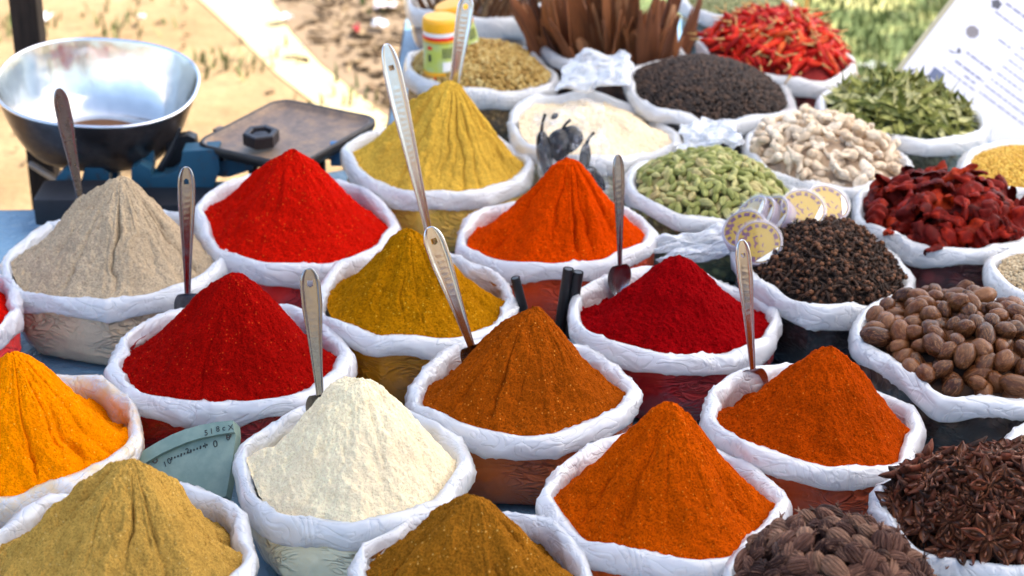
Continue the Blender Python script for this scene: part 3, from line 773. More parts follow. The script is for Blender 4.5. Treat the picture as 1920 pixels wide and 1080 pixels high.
# ---- cloves
CL = grainmat('clove_stem', [(0.022, 0.012, 0.008), (0.035, 0.018, 0.011), (0.055, 0.026, 0.015), (0.08, 0.036, 0.02)], 0.7, tex=250, bumps=0.5)
CLB = grainmat('clove_bud', [(0.08, 0.03, 0.014), (0.13, 0.05, 0.022), (0.21, 0.085, 0.035)], 0.6, tex=200)
def clove_mesh(seed):
    m = MB(); b = 0.0018 * ((seed % 3) - 1)
    m.tube([(0, 0, -0.013), (b, 0, -0.006), (b, 0, 0.002), (0, 0, 0.007)], [0.0016, 0.0024, 0.0030, 0.0036], 7)
    for i in range(4):
        a = i * PI / 2
        m.tube([(0.002 * math.cos(a), 0.002 * math.sin(a), 0.006), (0.006 * math.cos(a), 0.006 * math.sin(a), 0.010)], [0.0018, 0.0006], 5)
    if seed != 3:
        V, F, _, _ = uvs(10, 8); m.add(V * 0.0043 + np.array([0, 0, 0.0105]), F, 1)
    return m.mesh('clove', [CL, CLB], True)
cls = [clove_mesh(i) for i in range(4)]
dome(clov, 'clove_heap', 'dark underlayer of cloves under the round tins', simple('clove_shade', (0.022, 0.013, 0.009), 0.95, bumps=0.8, bdist=0.004), 0.062, sub=0.005, kind='stuff')
strew(clov, 'clove', cls, 300, 0.02, 'dark brown clove with a reddish bud in the sack below the tins', 'clove', 'cloves in the sack', 55, margin=0.03, tilt=0.6, lift=0.1, ymin=-0.95)
lay = []
strew(clov, 'x', cls, 900, 0.02, '', '', '', 56, margin=0.028, tilt=0.6, lift=0.0, as_mb=lay)
bake('clove_layer', lay, [CL, CLB], 'small dark cloves filling the sack below the round tins', 'cloves')

# ---- mace
MC = grainmat('mace_flake', [(0.05, 0.002, 0.0015), (0.11, 0.004, 0.002), (0.20, 0.006, 0.002), (0.13, 0.006, 0.002), (0.46, 0.035, 0.004)], 0.55, tex=45, bumps=0.6, coat=0.0, spec=.2)
def mace_mesh(seed):
    rs = random.Random(seed * 7 + 1); nu, nv = 13, 22
    u = np.linspace(-1, 1, nu)[:, None]; w = np.linspace(-1, 1, nv)[None, :]
    L, W = 0.043 * rs.uniform(.8, 1.1), 0.019 * rs.uniform(.8, 1.15)
    wid = W * (np.maximum(1 - np.abs(w) ** 4, 0.05)) ** 0.6 * (0.45 + 0.95 * vn(w * 4 + seed, np.sign(u) * .7 + 3, 0.1, seed))
    a = u * rs.uniform(1.0, 2.0)
    x = np.sin(a) * wid; z = np.cos(a) * wid * rs.uniform(.5, .9) + 0.010 * np.cos(w * 1.6 + rs.uniform(0, 3)) + 0.003 * fbm(u * 2 + seed, w * 3, 0, seed, 3)
    y = L * w + 0.004 * np.sin(u * 3 + seed)
    V = np.stack([x, y, z], -1).reshape(-1, 3)
    m = MB(); m.add(V, grid_faces(nu, nv)); V2 = V.copy(); V2[:, 2] -= 0.0028; m.add(V2, grid_faces(nu, nv)[:, ::-1])
    return m.mesh('mace_flake', MC, True)
mcs = [mace_mesh(i + 1) for i in range(7)]
dome(mace, 'mace_heap', 'dark red underlayer of mace flakes', simple('mace_shade', (0.05, 0.006, 0.005), 0.9), 0.045, sub=0.02, kind='stuff')
strew(mace, 'mace_flake', mcs, 60, 0.04, 'dark red curled mace flake in the sack at the right edge', 'mace flake', 'mace flakes', 65, margin=0.04, tilt=0.5, flat=True, lift=0.1)
strew(mace, 'mace_flake', mcs, 50, 0.04, 'dark red curled mace flake in the sack at the right edge', 'mace flake', 'mace flakes', 66, margin=0.036, tilt=0.6, flat=True, lift=-0.25)

# ---- dried leaves
LF = grainmat('dried_leaf', [(0.07, 0.085, 0.015), (0.15, 0.17, 0.03), (0.28, 0.28, 0.065), (0.46, 0.44, 0.16), (0.58, 0.54, 0.28)], 0.6, tex=40, bumps=0.3)
def leaf_mesh(seed, L=0.034, W=0.0068, mat=None):
    rs = random.Random(seed + 40); nu, nv = 7, 12
    u = np.linspace(-1, 1, nu)[:, None]; w = np.linspace(-1, 1, nv)[None, :]
    wid = W * np.maximum(1 - np.abs(w) ** 1.7, 0.02); curl = rs.uniform(0.5, 1.5)
    x = np.sin(u * curl) * wid / curl * 1.2; z = -np.cos(u * curl) * wid * 0.9 + rs.uniform(-.009, .012) * w ** 2 + 0.002 * np.sin(w * 4 + seed)
    y = L * w + 0 * u; x = x + rs.uniform(-.006, .006) * w ** 2
    V = np.stack([x, y, z], -1).reshape(-1, 3)
    m = MB(); m.add(V, grid_faces(nu, nv)); V2 = V.copy(); V2[:, 2] -= 0.0006; m.add(V2, grid_faces(nu, nv)[:, ::-1])
    return m.mesh('dried_leaf', mat or LF, True)
lfs = [leaf_mesh(i) for i in range(6)]
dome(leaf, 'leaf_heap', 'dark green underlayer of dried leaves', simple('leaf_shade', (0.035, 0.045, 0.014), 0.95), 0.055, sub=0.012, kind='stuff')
strew(leaf, 'dried_leaf', lfs, 240, 0.02, 'narrow curled dried green leaf in the sack below the printed board', 'dried leaf', 'dried leaves in the sack', 75, margin=0.04, tilt=0.45, flat=True, lift=0.3)
lay = []
strew(leaf, 'x', lfs, 160, 0.02, '', '', '', 76, margin=0.035, tilt=0.5, flat=True, lift=-0.2, as_mb=lay)
bake('dried_leaf_layer', lay, [LF], 'dried green leaves packed under the upper ones', 'dried leaves')

# ---- peppercorns, seeds
def ball_mesh(name, r, mat, seed, nu=9, nv=7, wr=0.12):
    V, F, _, _ = uvs(nu, nv)
    V = V * (1 + wr * fbm(V[:, 0] * 2 + seed, V[:, 1] * 2, V[:, 2] * 2, seed, 2))[:, None] * r
    return mesh_np(name, V, F, mat)
PPM = grainmat('peppercorn_skin', [(0.018, 0.012, 0.010), (0.032, 0.02, 0.015), (0.055, 0.032, 0.022), (0.10, 0.055, 0.035)], 0.6, island=True, tex=400, bumps=0.5)
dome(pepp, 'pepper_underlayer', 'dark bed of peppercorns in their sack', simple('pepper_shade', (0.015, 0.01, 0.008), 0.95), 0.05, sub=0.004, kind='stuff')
lay = []; pps = [ball_mesh('peppercorn', 0.0052, PPM, i, 10, 8) for i in range(3)]
strew(pepp, 'x', pps, 1700, 0.008, '', '', '', 85, margin=0.026, lift=0.15, as_mb=lay)
bake('peppercorns', lay, [PPM], 'black and brown peppercorns heaped in their sack', 'peppercorns')
COM = grainmat('coriander_seed', [(0.26, 0.14, 0.03), (0.40, 0.24, 0.06), (0.52, 0.34, 0.10), (0.60, 0.45, 0.18)], 0.7, tex=350, bumps=0.4)
COI = grainmat('coriander_seed_bed', [(0.26, 0.14, 0.03), (0.40, 0.24, 0.06), (0.52, 0.34, 0.10), (0.60, 0.45, 0.18)], 0.7, island=True, tex=350, bumps=0.4)
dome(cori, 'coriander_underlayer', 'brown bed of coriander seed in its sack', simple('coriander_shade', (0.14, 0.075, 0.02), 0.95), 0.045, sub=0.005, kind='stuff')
cos1 = [ball_mesh('coriander_seed', 0.0062, COM, i, 12, 9, 0.08) for i in range(3)]
cos2 = [ball_mesh('coriander_seed_small', 0.0062, COI, i, 12, 9, 0.08) for i in range(3)]
lay = []
strew(cori, 'coriander_seed', cos1, 300, 0.011, 'golden brown coriander seed in the sack with the jars', 'coriander seed', 'coriander seeds', 95, margin=0.028, lift=0.25)
strew(cori, 'x', cos2, 950, 0.011, '', '', '', 96, margin=0.026, lift=0.05, as_mb=lay)
bake('coriander_seed_layer', lay, [COI], 'golden brown coriander seed filling the sack under the jars', 'coriander seed')
def seedbed(s, nm, cols, r, n, H, label):
    m = grainmat(nm + '_grain', cols, 0.7, island=True, tex=400)
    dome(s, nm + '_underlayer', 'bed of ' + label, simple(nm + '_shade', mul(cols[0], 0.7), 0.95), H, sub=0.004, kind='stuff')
    lay = []; strew(s, 'x', [ball_mesh(nm, r, m, i, 8, 6) for i in range(2)], n, r * 1.8, '', '', '', 97 + n, margin=0.026, lift=0.15, as_mb=lay)
    bake(nm + '_seeds', lay, [m], label, 'seeds')
seedbed(gold, 'golden', [(0.45, 0.22, 0.03), (0.62, 0.36, 0.05), (0.72, 0.48, 0.10)], 0.0042, 1800, 0.02, 'fine golden seeds in the sack under the printed board')
seedbed(beig, 'beige', [(0.34, 0.24, 0.13), (0.46, 0.35, 0.21), (0.58, 0.46, 0.30)], 0.0042, 1600, 0.02, 'fine beige seeds in the sack beside the nutmegs')
seedbed(redg, 'brown_seed', [(0.12, 0.06, 0.03), (0.2, 0.1, 0.05)], 0.005, 700, 0.01, 'brown seeds in the sack at the right edge below the nutmegs')
seedbed(fars, 'pale_green', [(0.25, 0.27, 0.12), (0.36, 0.36, 0.18)], 0.005, 500, 0.0, 'pale green seeds in the sack behind the chillies')

# ---- red chillies
CH = grainmat('chilli_skin', [(0.24, 0.004, 0.003), (0.42, 0.007, 0.004), (0.56, 0.011, 0.005), (0.62, 0.02, 0.006), (0.66, 0.10, 0.02)], 0.45, tex=40, bumps=0.4, coat=0.0, spec=.3)
CHS = simple('chilli_stalk', (0.50, 0.30, 0.10), 0.7)
def chilli_mesh(seed):
    rs = random.Random(seed + 5); m = MB(); L = 0.075 * rs.uniform(.75, 1.15); b = rs.uniform(-.35, .35)
    pts, rad = [], []
    for i in range(12):
        w = i / 11; pts.append((b * L * (w - .5) ** 2 * 2.2, 0.004 * math.sin(w * 5 + seed), L * (w - .5)))
        rad.append(0.0080 * (math.sin(min(1, w * 1.6 + 0.35) * PI / 2)) * (1 - w ** 3.0) * (0.85 + .25 * rs.random()) + 0.0006)
    m.tube(pts, rad, 9)
    p0 = Vector(pts[0]); m.tube([p0, p0 + Vector((0.002, 0.001, -0.012)), p0 + Vector((0.006, 0.003, -0.026))], [0.0032, 0.0016, 0.0013], 6, 1)
    return m.mesh('red_chilli', [CH, CHS], True)
chs = [chilli_mesh(i) for i in range(7)]
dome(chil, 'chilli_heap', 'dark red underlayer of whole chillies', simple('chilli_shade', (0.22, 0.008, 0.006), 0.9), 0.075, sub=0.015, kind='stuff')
strew(chil, 'red_chilli', chs, 215, 0.018, 'shiny dried red chilli in the sack below the bamboo poles', 'chilli', 'red chillies', 105, margin=0.04, tilt=0.4, lift=0.5)
strew(chil, 'red_chilli', chs, 110, 0.02, 'shiny dried red chilli in the sack below the bamboo poles', 'chilli', 'red chillies', 106, margin=0.036, tilt=0.4, lift=-0.1)

# ---- cinnamon bark
CB = NT('cinnamon_bark'); v = CB.coord(); r = CB.rand()
c = CB.ramp(r, [(0, (0.07, 0.022, 0.010)), (0.35, (0.17, 0.056, 0.021)), (0.7, (0.30, 0.105, 0.036)), (1, (0.42, 0.20, 0.095))])
k = CB.noise(CB.mapping(v, (1, 1, 0.08)), 120, 4, 0.7)
c = CB.mix(CB.math('MULTIPLY', CB.ramp(k, [(0.35, 1), (0.55, 0)]), 0.7), c, (0.05, 0.02, 0.012))
CB = CB.done(CB.bsdf(c, 0.75, 0, CB.bump(k, 0.6, 0.003), 0.3))
def bark(seed, L, W):
    rs = random.Random(seed + 77); nu, nv = 11, 14
    u = np.linspace(-1, 1, nu)[:, None]; w = np.linspace(0, 1, nv)[None, :]
    cur = rs.uniform(0.5, 2.2)
    wid = W * (0.85 + 0.3 * vn(w * 3 + seed, 0.2, 0.4, seed))
    x = np.sin(u * cur) * wid / max(cur * .7, .8); y = (np.cos(u * cur) - 1) * wid / max(cur * .7, .8) + rs.uniform(-.02, .02) * w ** 2
    z = L * w + 0.085 * (vn(u * 3.5 + seed, w * 0 + 3, 0.2, seed) - .5) * w * 2 + 0.01 * u * rs.uniform(-1, 1) * w
    V = np.stack([x + 0 * w, y, z], -1).reshape(-1, 3); F = grid_faces(nu, nv)
    m = MB(); m.add(V, F); V2 = V.copy(); V2[:, 1] -= 0.003; m.add(V2, F[:, ::-1])
    # close the edges
    idx = [j for j in range(nv)] + [i * nv + nv - 1 for i in range(1, nu)] + [(nu - 1) * nv + j for j in range(nv - 2, -1, -1)]
    N = nu * nv
    m.F += [[idx[q], idx[q + 1], idx[q + 1] + N, idx[q] + N] for q in range(len(idx) - 1)]; m.M += [0] * (len(idx) - 1)
    return m.mesh('cinnamon_bark', CB, True)
brs = [bark(i, 0.19 + 0.04 * (i % 4), 0.033 + 0.007 * (i % 3)) for i in range(8)]
rnd = random.Random(8)
for i in range(44):
    t_ = math.sqrt(rnd.random()) * 0.92; a = rnd.uniform(0, 2 * PI)
    x, y = math.cos(a) * t_ * (cinn.rx - .03), math.sin(a) * t_ * (cinn.ry - .03)
    o = add('cinnamon_bark', rnd.choice(brs))
    lean = Vector((x * 1.0 + rnd.gauss(0, .24), y * 1.0 + rnd.gauss(0, .22), 1)).normalized()
    q = lean.to_track_quat('Z', 'Y')
    h = -0.13 + (0.03 if y > 0 else -0.03) + rnd.uniform(-.04, .03)
    o.matrix_world = Matrix.Translation(cinn.world(x * .85, y * .85, h)) @ q.to_matrix().to_4x4() @ Matrix.Rotation(rnd.uniform(-.75, .75) + (PI if rnd.random() < .35 else 0), 4, 'Z') @ Matrix.Scale(rnd.uniform(.8, 1.1) if y > -.03 else rnd.uniform(.6, .9), 4)
    tag(o, 'upright strip of brown cinnamon bark in the sack behind the black pepper', 'cinnamon bark', 'cinnamon bark strips')
# ---- twigs
TW = grainmat('twig_bark', [(0.12, 0.05, 0.025), (0.2, 0.09, 0.04), (0.30, 0.16, 0.08), (0.40, 0.28, 0.16)], 0.85, streak=(1, 1, 0.1), tex=100)
def twig_mesh(seed):
    rs = random.Random(seed + 3); m = MB(); L = rs.uniform(.2, .28)
    m.tube([(rs.uniform(-.006, .006), rs.uniform(-.006, .006), L * i / 7) for i in range(8)], [rs.uniform(.0035, .006) * (1 - .4 * i / 7) for i in range(8)], 6)
    if seed % 2: m.tube([(0, 0, L * .6), (.02, .005, L * .75), (.05, .0, L * .8)], [.003, .002, .001], 5)
    return m.mesh('twig', TW, True)
tws = [twig_mesh(i) for i in range(5)]
for i in range(70):
    t_ = math.sqrt(rnd.random()) * 0.95; a = rnd.uniform(0, 2 * PI)
    x, y = math.cos(a) * t_ * (twig.rx - .035), math.sin(a) * t_ * (twig.ry - .035)
    lean = Vector((x * 2.2 + rnd.gauss(0, .25), y * 1.6 + rnd.gauss(0, .2) - .1, 1)).normalized()
    o = add('twig', rnd.choice(tws))
    o.matrix_world = Matrix.Translation(twig.world(x * .8, y * .8, -.13 + rnd.uniform(0, .03))) @ lean.to_track_quat('Z', 'Y').to_matrix().to_4x4() @ Matrix.Rotation(rnd.uniform(0, 6), 4, 'Z')
    tag(o, 'thin brown twig standing in the sack behind the coriander seed', 'twig', 'brown twigs in the back sack')

# ------------------------------------------------------------------ spoons
STEEL = metal('spoon_steel', (0.62, 0.66, 0.72), 0.2, (0.4, 0.38, 0.38), 0.1, 25)
STEEL2 = metal('spoon_steel_worn_shaded', (0.33, 0.35, 0.38), 0.24, (0.16, 0.13, 0.11), 0.4, 45)  # base greyed down for spoons on the shadow side; smudges are stain
STEEL3 = metal('spoon_steel_shaded', (0.25, 0.24, 0.25), 0.28, (0.16, 0.11, 0.09), 0.5, 45)  # darkest copy of the steel, shade put into its base grey
def spoon_meshes(L, W, mat, hole=True, emboss=True, neck=0.36):
    nu, nv = 15, 120
    u = np.linspace(-1, 1, nu)[:, None]; w = np.linspace(0, 1, nv)[None, :]
    s = w
    wid = neck + (1 - neck) * np.clip(s / 0.72, 0, 1) ** 1.3
    wid = wid * np.where(s > 0.84, np.sqrt(np.clip(1 - ((s - 0.84) / 0.162) ** 2.4, 0.0, 1)), 1.0)
    wid = np.maximum(wid, 0.02) * W / 2
    x = u * wid; z = s * L + 0 * u
    edge = np.exp(-((np.abs(u) - 0.86) / 0.14) ** 2)
    y = -0.0046 * edge * np.clip(wid / (W / 2) * 1.1, 0, 1) + 0.0018 * (1 - u ** 2) * (s < 0.5) * (0.5 - s) * 2
    if emboss:
        y = y - 0.00012 * (np.abs(u) < 0.32) * (s > 0.42) * (s < 0.8) * (np.sin(s * L * 620 + u * 2.5 * np.sin(s * 60)) > 0.25)
    y = y + 0.006 * (s - .5) ** 2
    V = np.stack([x, y, z], -1).reshape(-1, 3); F = grid_faces(nu, nv)
    cen = V[F].mean(1)
    if hole:
        keep = np.hypot(cen[:, 0], (cen[:, 2] - L * 0.885)) > W * 0.16
        F = F[keep]
    m = MB(); m.add(V, F); V2 = V.copy(); V2[:, 1] += 0.0018; m.add(V2, F[:, ::-1])
    idx = [j for j in range(nv)] + [i * nv + nv - 1 for i in range(1, nu)] + [(nu - 1) * nv + j for j in range(nv - 2, -1, -1)]
    N = nu * nv
    m.F += [[idx[q], idx[q + 1], idx[q + 1] + N, idx[q] + N] for q in range(len(idx) - 1)]; m.M += [0] * (len(idx) - 1)
    h = m.mesh('handle', mat, True)
    # bowl hanging below the neck
    nu, nv = 21, 21
    u = np.linspace(-1, 1, nu)[:, None]; w = np.linspace(0, 1, nv)[None, :]
    bw = 0.023 * np.sin(np.clip(w * 0.97 + 0.03, 0, 1) ** 0.7 * PI) ** 0.6 + W / 2 * neck * np.exp(-w * 10)
    x = u * bw; z = -0.062 * w + 0 * u; y = 0.012 * (1 - u ** 2) * np.sin(w * PI) ** 0.7 + 0.004 * w + 0.0018 * (1 - u ** 2) * np.exp(-w * 8) + .0015
    V = np.stack([x, y, z], -1).reshape(-1, 3); F = grid_faces(nu, nv)
    m = MB(); m.add(V, F); V2 = V.copy(); V2[:, 1] += 0.0014; m.add(V2, F[:, ::-1])
    return h, m.mesh('bowl', mat, True)
def spoon(bot, z, top, dy, W, mat, label, roll=0.0, neck=0.36, hole=True):
    B = at_z(bot[0], bot[1], z); T = at_y(top[0], top[1], B.y + dy)
    ax = (T - B); L = ax.length; ax.normalize()
    fr = (CAM - B); fr = (fr - ax * fr.dot(ax)).normalized()
    yy = -fr; xx = yy.cross(ax)
    M = Matrix((xx, yy, ax)).transposed() @ Matrix.Rotation(roll, 3, 'Z')
    root = empty('spoon', B, label, 'spoon', 'steel spoons stuck in the spices')
    root.rotation_euler = M.to_euler()
    h, b = spoon_meshes(L, W, mat, hole, True, neck)
    add('handle', h, root); add('bowl', b, root)
    return root
spoon((155, 392), .70, (110, 166), -0.01, 0.030, STEEL3, 'brownish steel spoon in the grey beige heap before the pan', 0.35, hole=False)
spoon((352, 552), .685, (349, 313), 0.02, 0.029, STEEL2, 'worn shade-toned steel spoon beside the deep red heap, right of the grey beige sack', 0.1)
spoon((600, 742), .715, (579, 504), 0.02, 0.031, STEEL2, 'worn shade-toned engraved steel spoon standing behind the cream flour', 0.0)
spoon((812, 470), .70, (724, 82), 0.05, 0.033, STEEL, 'longest pale steel spoon, in front of the mustard yellow heap', 0.15)
spoon((884, 650), .70, (805, 426), 0.01, 0.034, STEEL, 'bright engraved steel spoon leaning over the olive brown heap', 0.0)
spoon((850, 172), .79, (876, -8), 0.03, 0.034, STEEL, 'bright steel spoon stuck in the tip of the mustard heap', 0.1, hole=True, neck=0.6)
spoon((1163, 498), .70, (1159, 290), 0.02, 0.022, STEEL2, 'slim steel spoon seen edgewise in the crimson heap', 0.5, hole=False)
spoon((1412, 694), .685, (1391, 450), 0.02, 0.025, STEEL, 'slim steel spoon standing at the left of the rust orange heap', 0.15)

# ------------------------------------------------------------------ stall table, ground
POLY = [(-1.9, 1.7), (1.9, 1.7), (1.9, 4.1), (1.06, 4.14), (.83, 4.2), (.83, 5.1), (-.29, 5.1), (-.29, 4.0), (-.5, 3.9), (-.8, 3.74), (-1.9, 3.70)]
WOOD = NT('dark_wood'); v = WOOD.coord()
k = WOOD.noise(WOOD.mapping(v, (1, 1, 0.08)), 60, 5, 0.7)
WOOD = WOOD.done(WOOD.bsdf(WOOD.ramp(k, [(0.3, (0.012, 0.008, 0.006)), (0.7, (0.045, 0.028, 0.02))]), 0.75, 0, WOOD.bump(k, 0.6, 0.004), 0.3))
TARP = NT('blue_tarp'); v = TARP.coord()
n1 = TARP.noise(v, 6, 5, 0.6); n2 = TARP.noise(v, 34, 4, 0.6, 0.8)
TARP = TARP.done(TARP.bsdf(TARP.mix(n1, (0.10, 0.24, 0.38), (0.22, 0.34, 0.44)), 0.4, 0, TARP.bump(n2, 0.6, 0.012), 0.5))
tb = empty('stall_table', (0, 3.2, 0), 'low wooden stall table under a blue tarpaulin carrying all the sacks', 'table')
def rel(o, root):
    o.parent = root; o.location = -root.location; return o
rel(add('table_top', MB().prism([(x * .985, y) for x, y in POLY], TABLE_Z - .05, TABLE_Z - .005).mesh('table_top', WOOD)), tb)
m = MB(); m.prism(POLY, TABLE_Z - .004, TABLE_Z)
n = len(POLY)
for i in range(n):
    (x0, y0), (x1, y1) = POLY[i], POLY[(i + 1) % n]; ln = math.hypot(x1 - x0, y1 - y0); q = max(2, int(ln / .03))
    nx, ny = (y1 - y0) / ln, -(x1 - x0) / ln
    w = np.linspace(0, 1, q)[:, None]; h = np.linspace(0, 1, 8)[None, :]
    off = 0.004 + 0.02 * h * (0.5 + 0.5 * np.sin(w * ln * 26 + i)) * np.minimum(1, np.minimum(w, 1 - w) * 12)
    V = np.stack([x0 + (x1 - x0) * w + nx * off, y0 + (y1 - y0) * w + ny * off, TABLE_Z - .0005 - h * .17 + 0 * w], -1)
    m.add(V, grid_faces(q, 8))
rel(add('tarpaulin', m.mesh('tarpaulin', TARP)), tb)
for x, y in [(-1.8, 1.8), (1.8, 1.8), (1.8, 4.0), (-1.8, 3.62), (.75, 5.0), (-.2, 5.0), (0, 1.8), (0, 3.7)]:
    rel(add('leg', MB().box((x, y, (TABLE_Z - .05) / 2), (.06, .06, TABLE_Z - .05), bev=.004).mesh('leg', WOOD)), tb)

G = NT('dirt'); v = G.coord()
a = G.noise(v, 1.6, 5, 0.6); b = G.noise(v, 9, 5, 0.65); c3 = G.noise(v, 60, 3, 0.6)
col = G.mix(G.ramp(a, [(0.35, 0), (0.65, 1)]), (0.21, 0.135, 0.062), (0.30, 0.205, 0.105))
col = G.mix(G.math('MULTIPLY', G.ramp(b, [(0.45, 1), (0.62, 0)]), 0.4), col, (0.17, 0.11, 0.055))
col = G.mix(G.math('MULTIPLY', G.ramp(c3, [(0.5, 0), (0.7, 1)]), 0.3), col, (0.32, 0.23, 0.125))
G = G.done(G.bsdf(col, 0.95, 0, G.bump(b, 0.6, 0.03), 0.2))
me = mesh_np('ground', [(-300, -300, 0), (300, -300, 0), (300, 300, 0), (-300, 300, 0)], [[0, 1, 2, 3]], G)
tag(add('ground', me), 'dry tan earth around the stall', None, None, 'structure')
PTH = NT('path_sunlit_tone'); v = PTH.coord()
PTH = PTH.done(PTH.bsdf(PTH.mix(PTH.noise(v, 6, 5, 0.6), (0.38, 0.30, 0.15), (0.48, 0.39, 0.22)), 0.95, 0, PTH.bump(PTH.noise(v, 40, 4), 0.4, 0.01), 0.2))  # sunlit strip put into the path's pale colour
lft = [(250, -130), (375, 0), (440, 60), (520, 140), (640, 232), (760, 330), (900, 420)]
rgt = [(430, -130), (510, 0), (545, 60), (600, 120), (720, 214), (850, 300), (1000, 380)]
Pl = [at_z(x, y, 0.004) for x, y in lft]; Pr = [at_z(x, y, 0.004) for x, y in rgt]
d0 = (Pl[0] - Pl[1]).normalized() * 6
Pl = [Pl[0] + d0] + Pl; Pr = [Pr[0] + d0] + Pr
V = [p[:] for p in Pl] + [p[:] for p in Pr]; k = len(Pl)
tag(add('path', mesh_np('path', V, [[i, i + 1, k + i + 1, k + i] for i in range(k - 1)], PTH)), 'sandy path crossing the dirt with the sunlit strip painted pale', None, None, 'structure')
LWN = NT('lawn_sun_dapples'); v = LWN.coord()
LWN = LWN.done(LWN.bsdf(LWN.ramp(LWN.noise(v, 3.2, 5, 0.65), [(0.33, (0.05, 0.075, 0.025)), (0.5, (0.10, 0.13, 0.045)), (0.57, (0.30, 0.30, 0.11)), (0.66, (0.46, 0.42, 0.18))]), 0.95, 0, LWN.bump(LWN.noise(v, 30), 0.6, 0.02), 0.2))  # yellow ramp stops are dappled sun painted into the grass ground
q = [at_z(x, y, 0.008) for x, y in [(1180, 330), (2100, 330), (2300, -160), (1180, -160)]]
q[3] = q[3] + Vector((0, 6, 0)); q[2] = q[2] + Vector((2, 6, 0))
tag(add('lawn', mesh_np('lawn', [p[:] for p in q], [[0, 1, 2, 3]], LWN)), 'green grass ground with painted sun dapples behind the stall', None, None, 'structure')
# grass blades, leaf litter
GRS = grainmat('grass_blade', [(0.06, 0.09, 0.025), (0.09, 0.13, 0.035), (0.13, 0.16, 0.05), (0.2, 0.2, 0.07)], 0.6, island=True)
def blades(name, area, n, h, label, seed, mat, clusters=None):
    rs = np.random.RandomState(seed); m = MB()
    for i in range(n):
        if clusters is not None:
            cx, cy, cr = clusters[i % len(clusters)]; p = Vector((cx + rs.randn() * cr, cy + rs.randn() * cr, 0.004))
        else:
            p = at_z(area[0] + rs.rand() * (area[2] - area[0]), area[1] + rs.rand() * (area[3] - area[1]), 0.008)
        a = rs.rand() * 6.28; ln = h * (0.5 + rs.rand()); b = Vector((math.cos(a), math.sin(a), 0)); w = 0.006 * Vector((-b.y, b.x, 0))
        tip = p + Vector((0, 0, ln)) + b * ln * rs.rand() * 0.9; mid = p + Vector((0, 0, ln * .6)) + b * ln * .2
        m.add([(p - w)[:], (p + w)[:], (mid + w * .7)[:], (mid - w * .7)[:], tip[:]], [[0, 1, 2, 3], [3, 2, 4]])
    tag(add(name, m.mesh(name, mat)), label, 'grass', None, 'stuff')
blades('grass', (1330, -60, 1900, 250), 2600, 0.045, 'short green and straw grass behind the stall', 3, GRS)
tuft = []
for x, y in [(420, 128), (385, 140), (235, 12), (20, 74), (15, 60), (655, 185), (235, 60), (740, 10), (195, 62), (438, 118)]:
    p = at_z(x, y, 0); tuft.append((p.x, p.y, 0.08))
blades('grass_tufts', None, 170, 0.045, 'sparse green grass tufts on the dirt by the path', 4, GRS, tuft)
LIT = grainmat('leaf_litter', [(0.10, 0.06, 0.03), (0.14, 0.09, 0.05), (0.20, 0.135, 0.075), (0.25, 0.175, 0.095), (0.31, 0.225, 0.125)], 0.8, island=True, tex=30)  # litter tones; the palest leaves stand in for sun dapples
lm = [leaf_mesh(50 + i, 0.05, 0.022, LIT) for i in range(4)]
lay = []; rs = random.Random(4)
def in_litter(x, y):
    return x > 525 + y * 1.0 + 18 * math.sin(y * .05)
for i in range(1500):
    x, y = rs.uniform(480, 1320), rs.uniform(-60, 300)
    if not in_litter(x, y) and rs.random() > 0.015: continue
    p = at_z(x, y, 0.012)
    lay.append((rs.choice(lm), Matrix.Translation(p) @ Euler((rs.gauss(0, .16), rs.gauss(0, .16), rs.uniform(0, 6.3))).to_matrix().to_4x4() @ Matrix.Scale(rs.uniform(.5, 1.25), 4)))
for i in range(40):
    x, y = rs.uniform(-40, 480), rs.uniform(-60, 420)
    p = at_z(x, y, 0.016)
    lay.append((rs.choice(lm), Matrix.Translation(p) @ Euler((rs.gauss(0, .4), rs.gauss(0, .4), rs.uniform(0, 6.3))).to_matrix().to_4x4() @ Matrix.Scale(rs.uniform(.25, .5), 4)))
bake('leaf_litter', lay, [LIT], 'dry brown leaf litter with pale leaves standing in for sun dapples', 'leaf litter')
# soil under the litter, tree shade painted in as a darker tone
SOIL = simple('litter_soil_shaded', (0.17, 0.115, 0.065), 0.95, var=0.35, scale=7)
sp = [(505, -140), (510, 0), (548, 60), (604, 120), (722, 214), (850, 300), (1340, 300), (1340, -140)]
sp = [at_z(x, y, 0.0022) for x, y in sp]
tag(add('soil', mesh_np('soil', [p[:] for p in sp], [list(range(len(sp)))[::-1]], SOIL)), 'leafy soil beside the pale path with tree shade painted in', None, None, 'structure')

def scrap(name, px, py, wpx, hpx, c, label, cat, z=0.03):
    p = at_z(px, py, z); d = depth_of(p); W, Hh = .8 * wpx / FPX * d, .6 * hpx / FPX * d / 0.36
    nu = 12; u = np.linspace(-.5, .5, nu)[:, None]; w = np.linspace(-.5, .5, nu)[None, :]; sd = int(px + py)
    rr = 0.85 + 0.3 * vn(u * 5 + sd, w * 5, 0, sd)
    V = np.stack([u * W * rr + 0 * w, w * Hh * rr + 0 * u, 0.012 * fbm(u * 3 + sd, w * 3, 0, sd, 3) * 2 + .002], -1).reshape(-1, 3)
    m = MB(); m.add(V, grid_faces(nu, nu)); V2 = V.copy(); V2[:, 2] -= .001; m.add(V2, grid_faces(nu, nu)[:, ::-1])
    o = add(name, m.mesh(name, simple(name + '_surface', mul(c, .62), 0.5), True), None, p); o.rotation_euler = (0, 0, random.uniform(-.6, .6))
    tag(o, label, cat, 'litter on the ground')
scrap('paper_scrap', 84, 32, 22, 30, (0.8, 0.8, 0.82), 'white paper scrap on the dirt just right of the wooden post', 'litter')
scrap('paper_scrap', 265, 32, 18, 16, (0.8, 0.78, 0.7), 'small cream paper scrap on the dirt left of the pale path', 'litter')
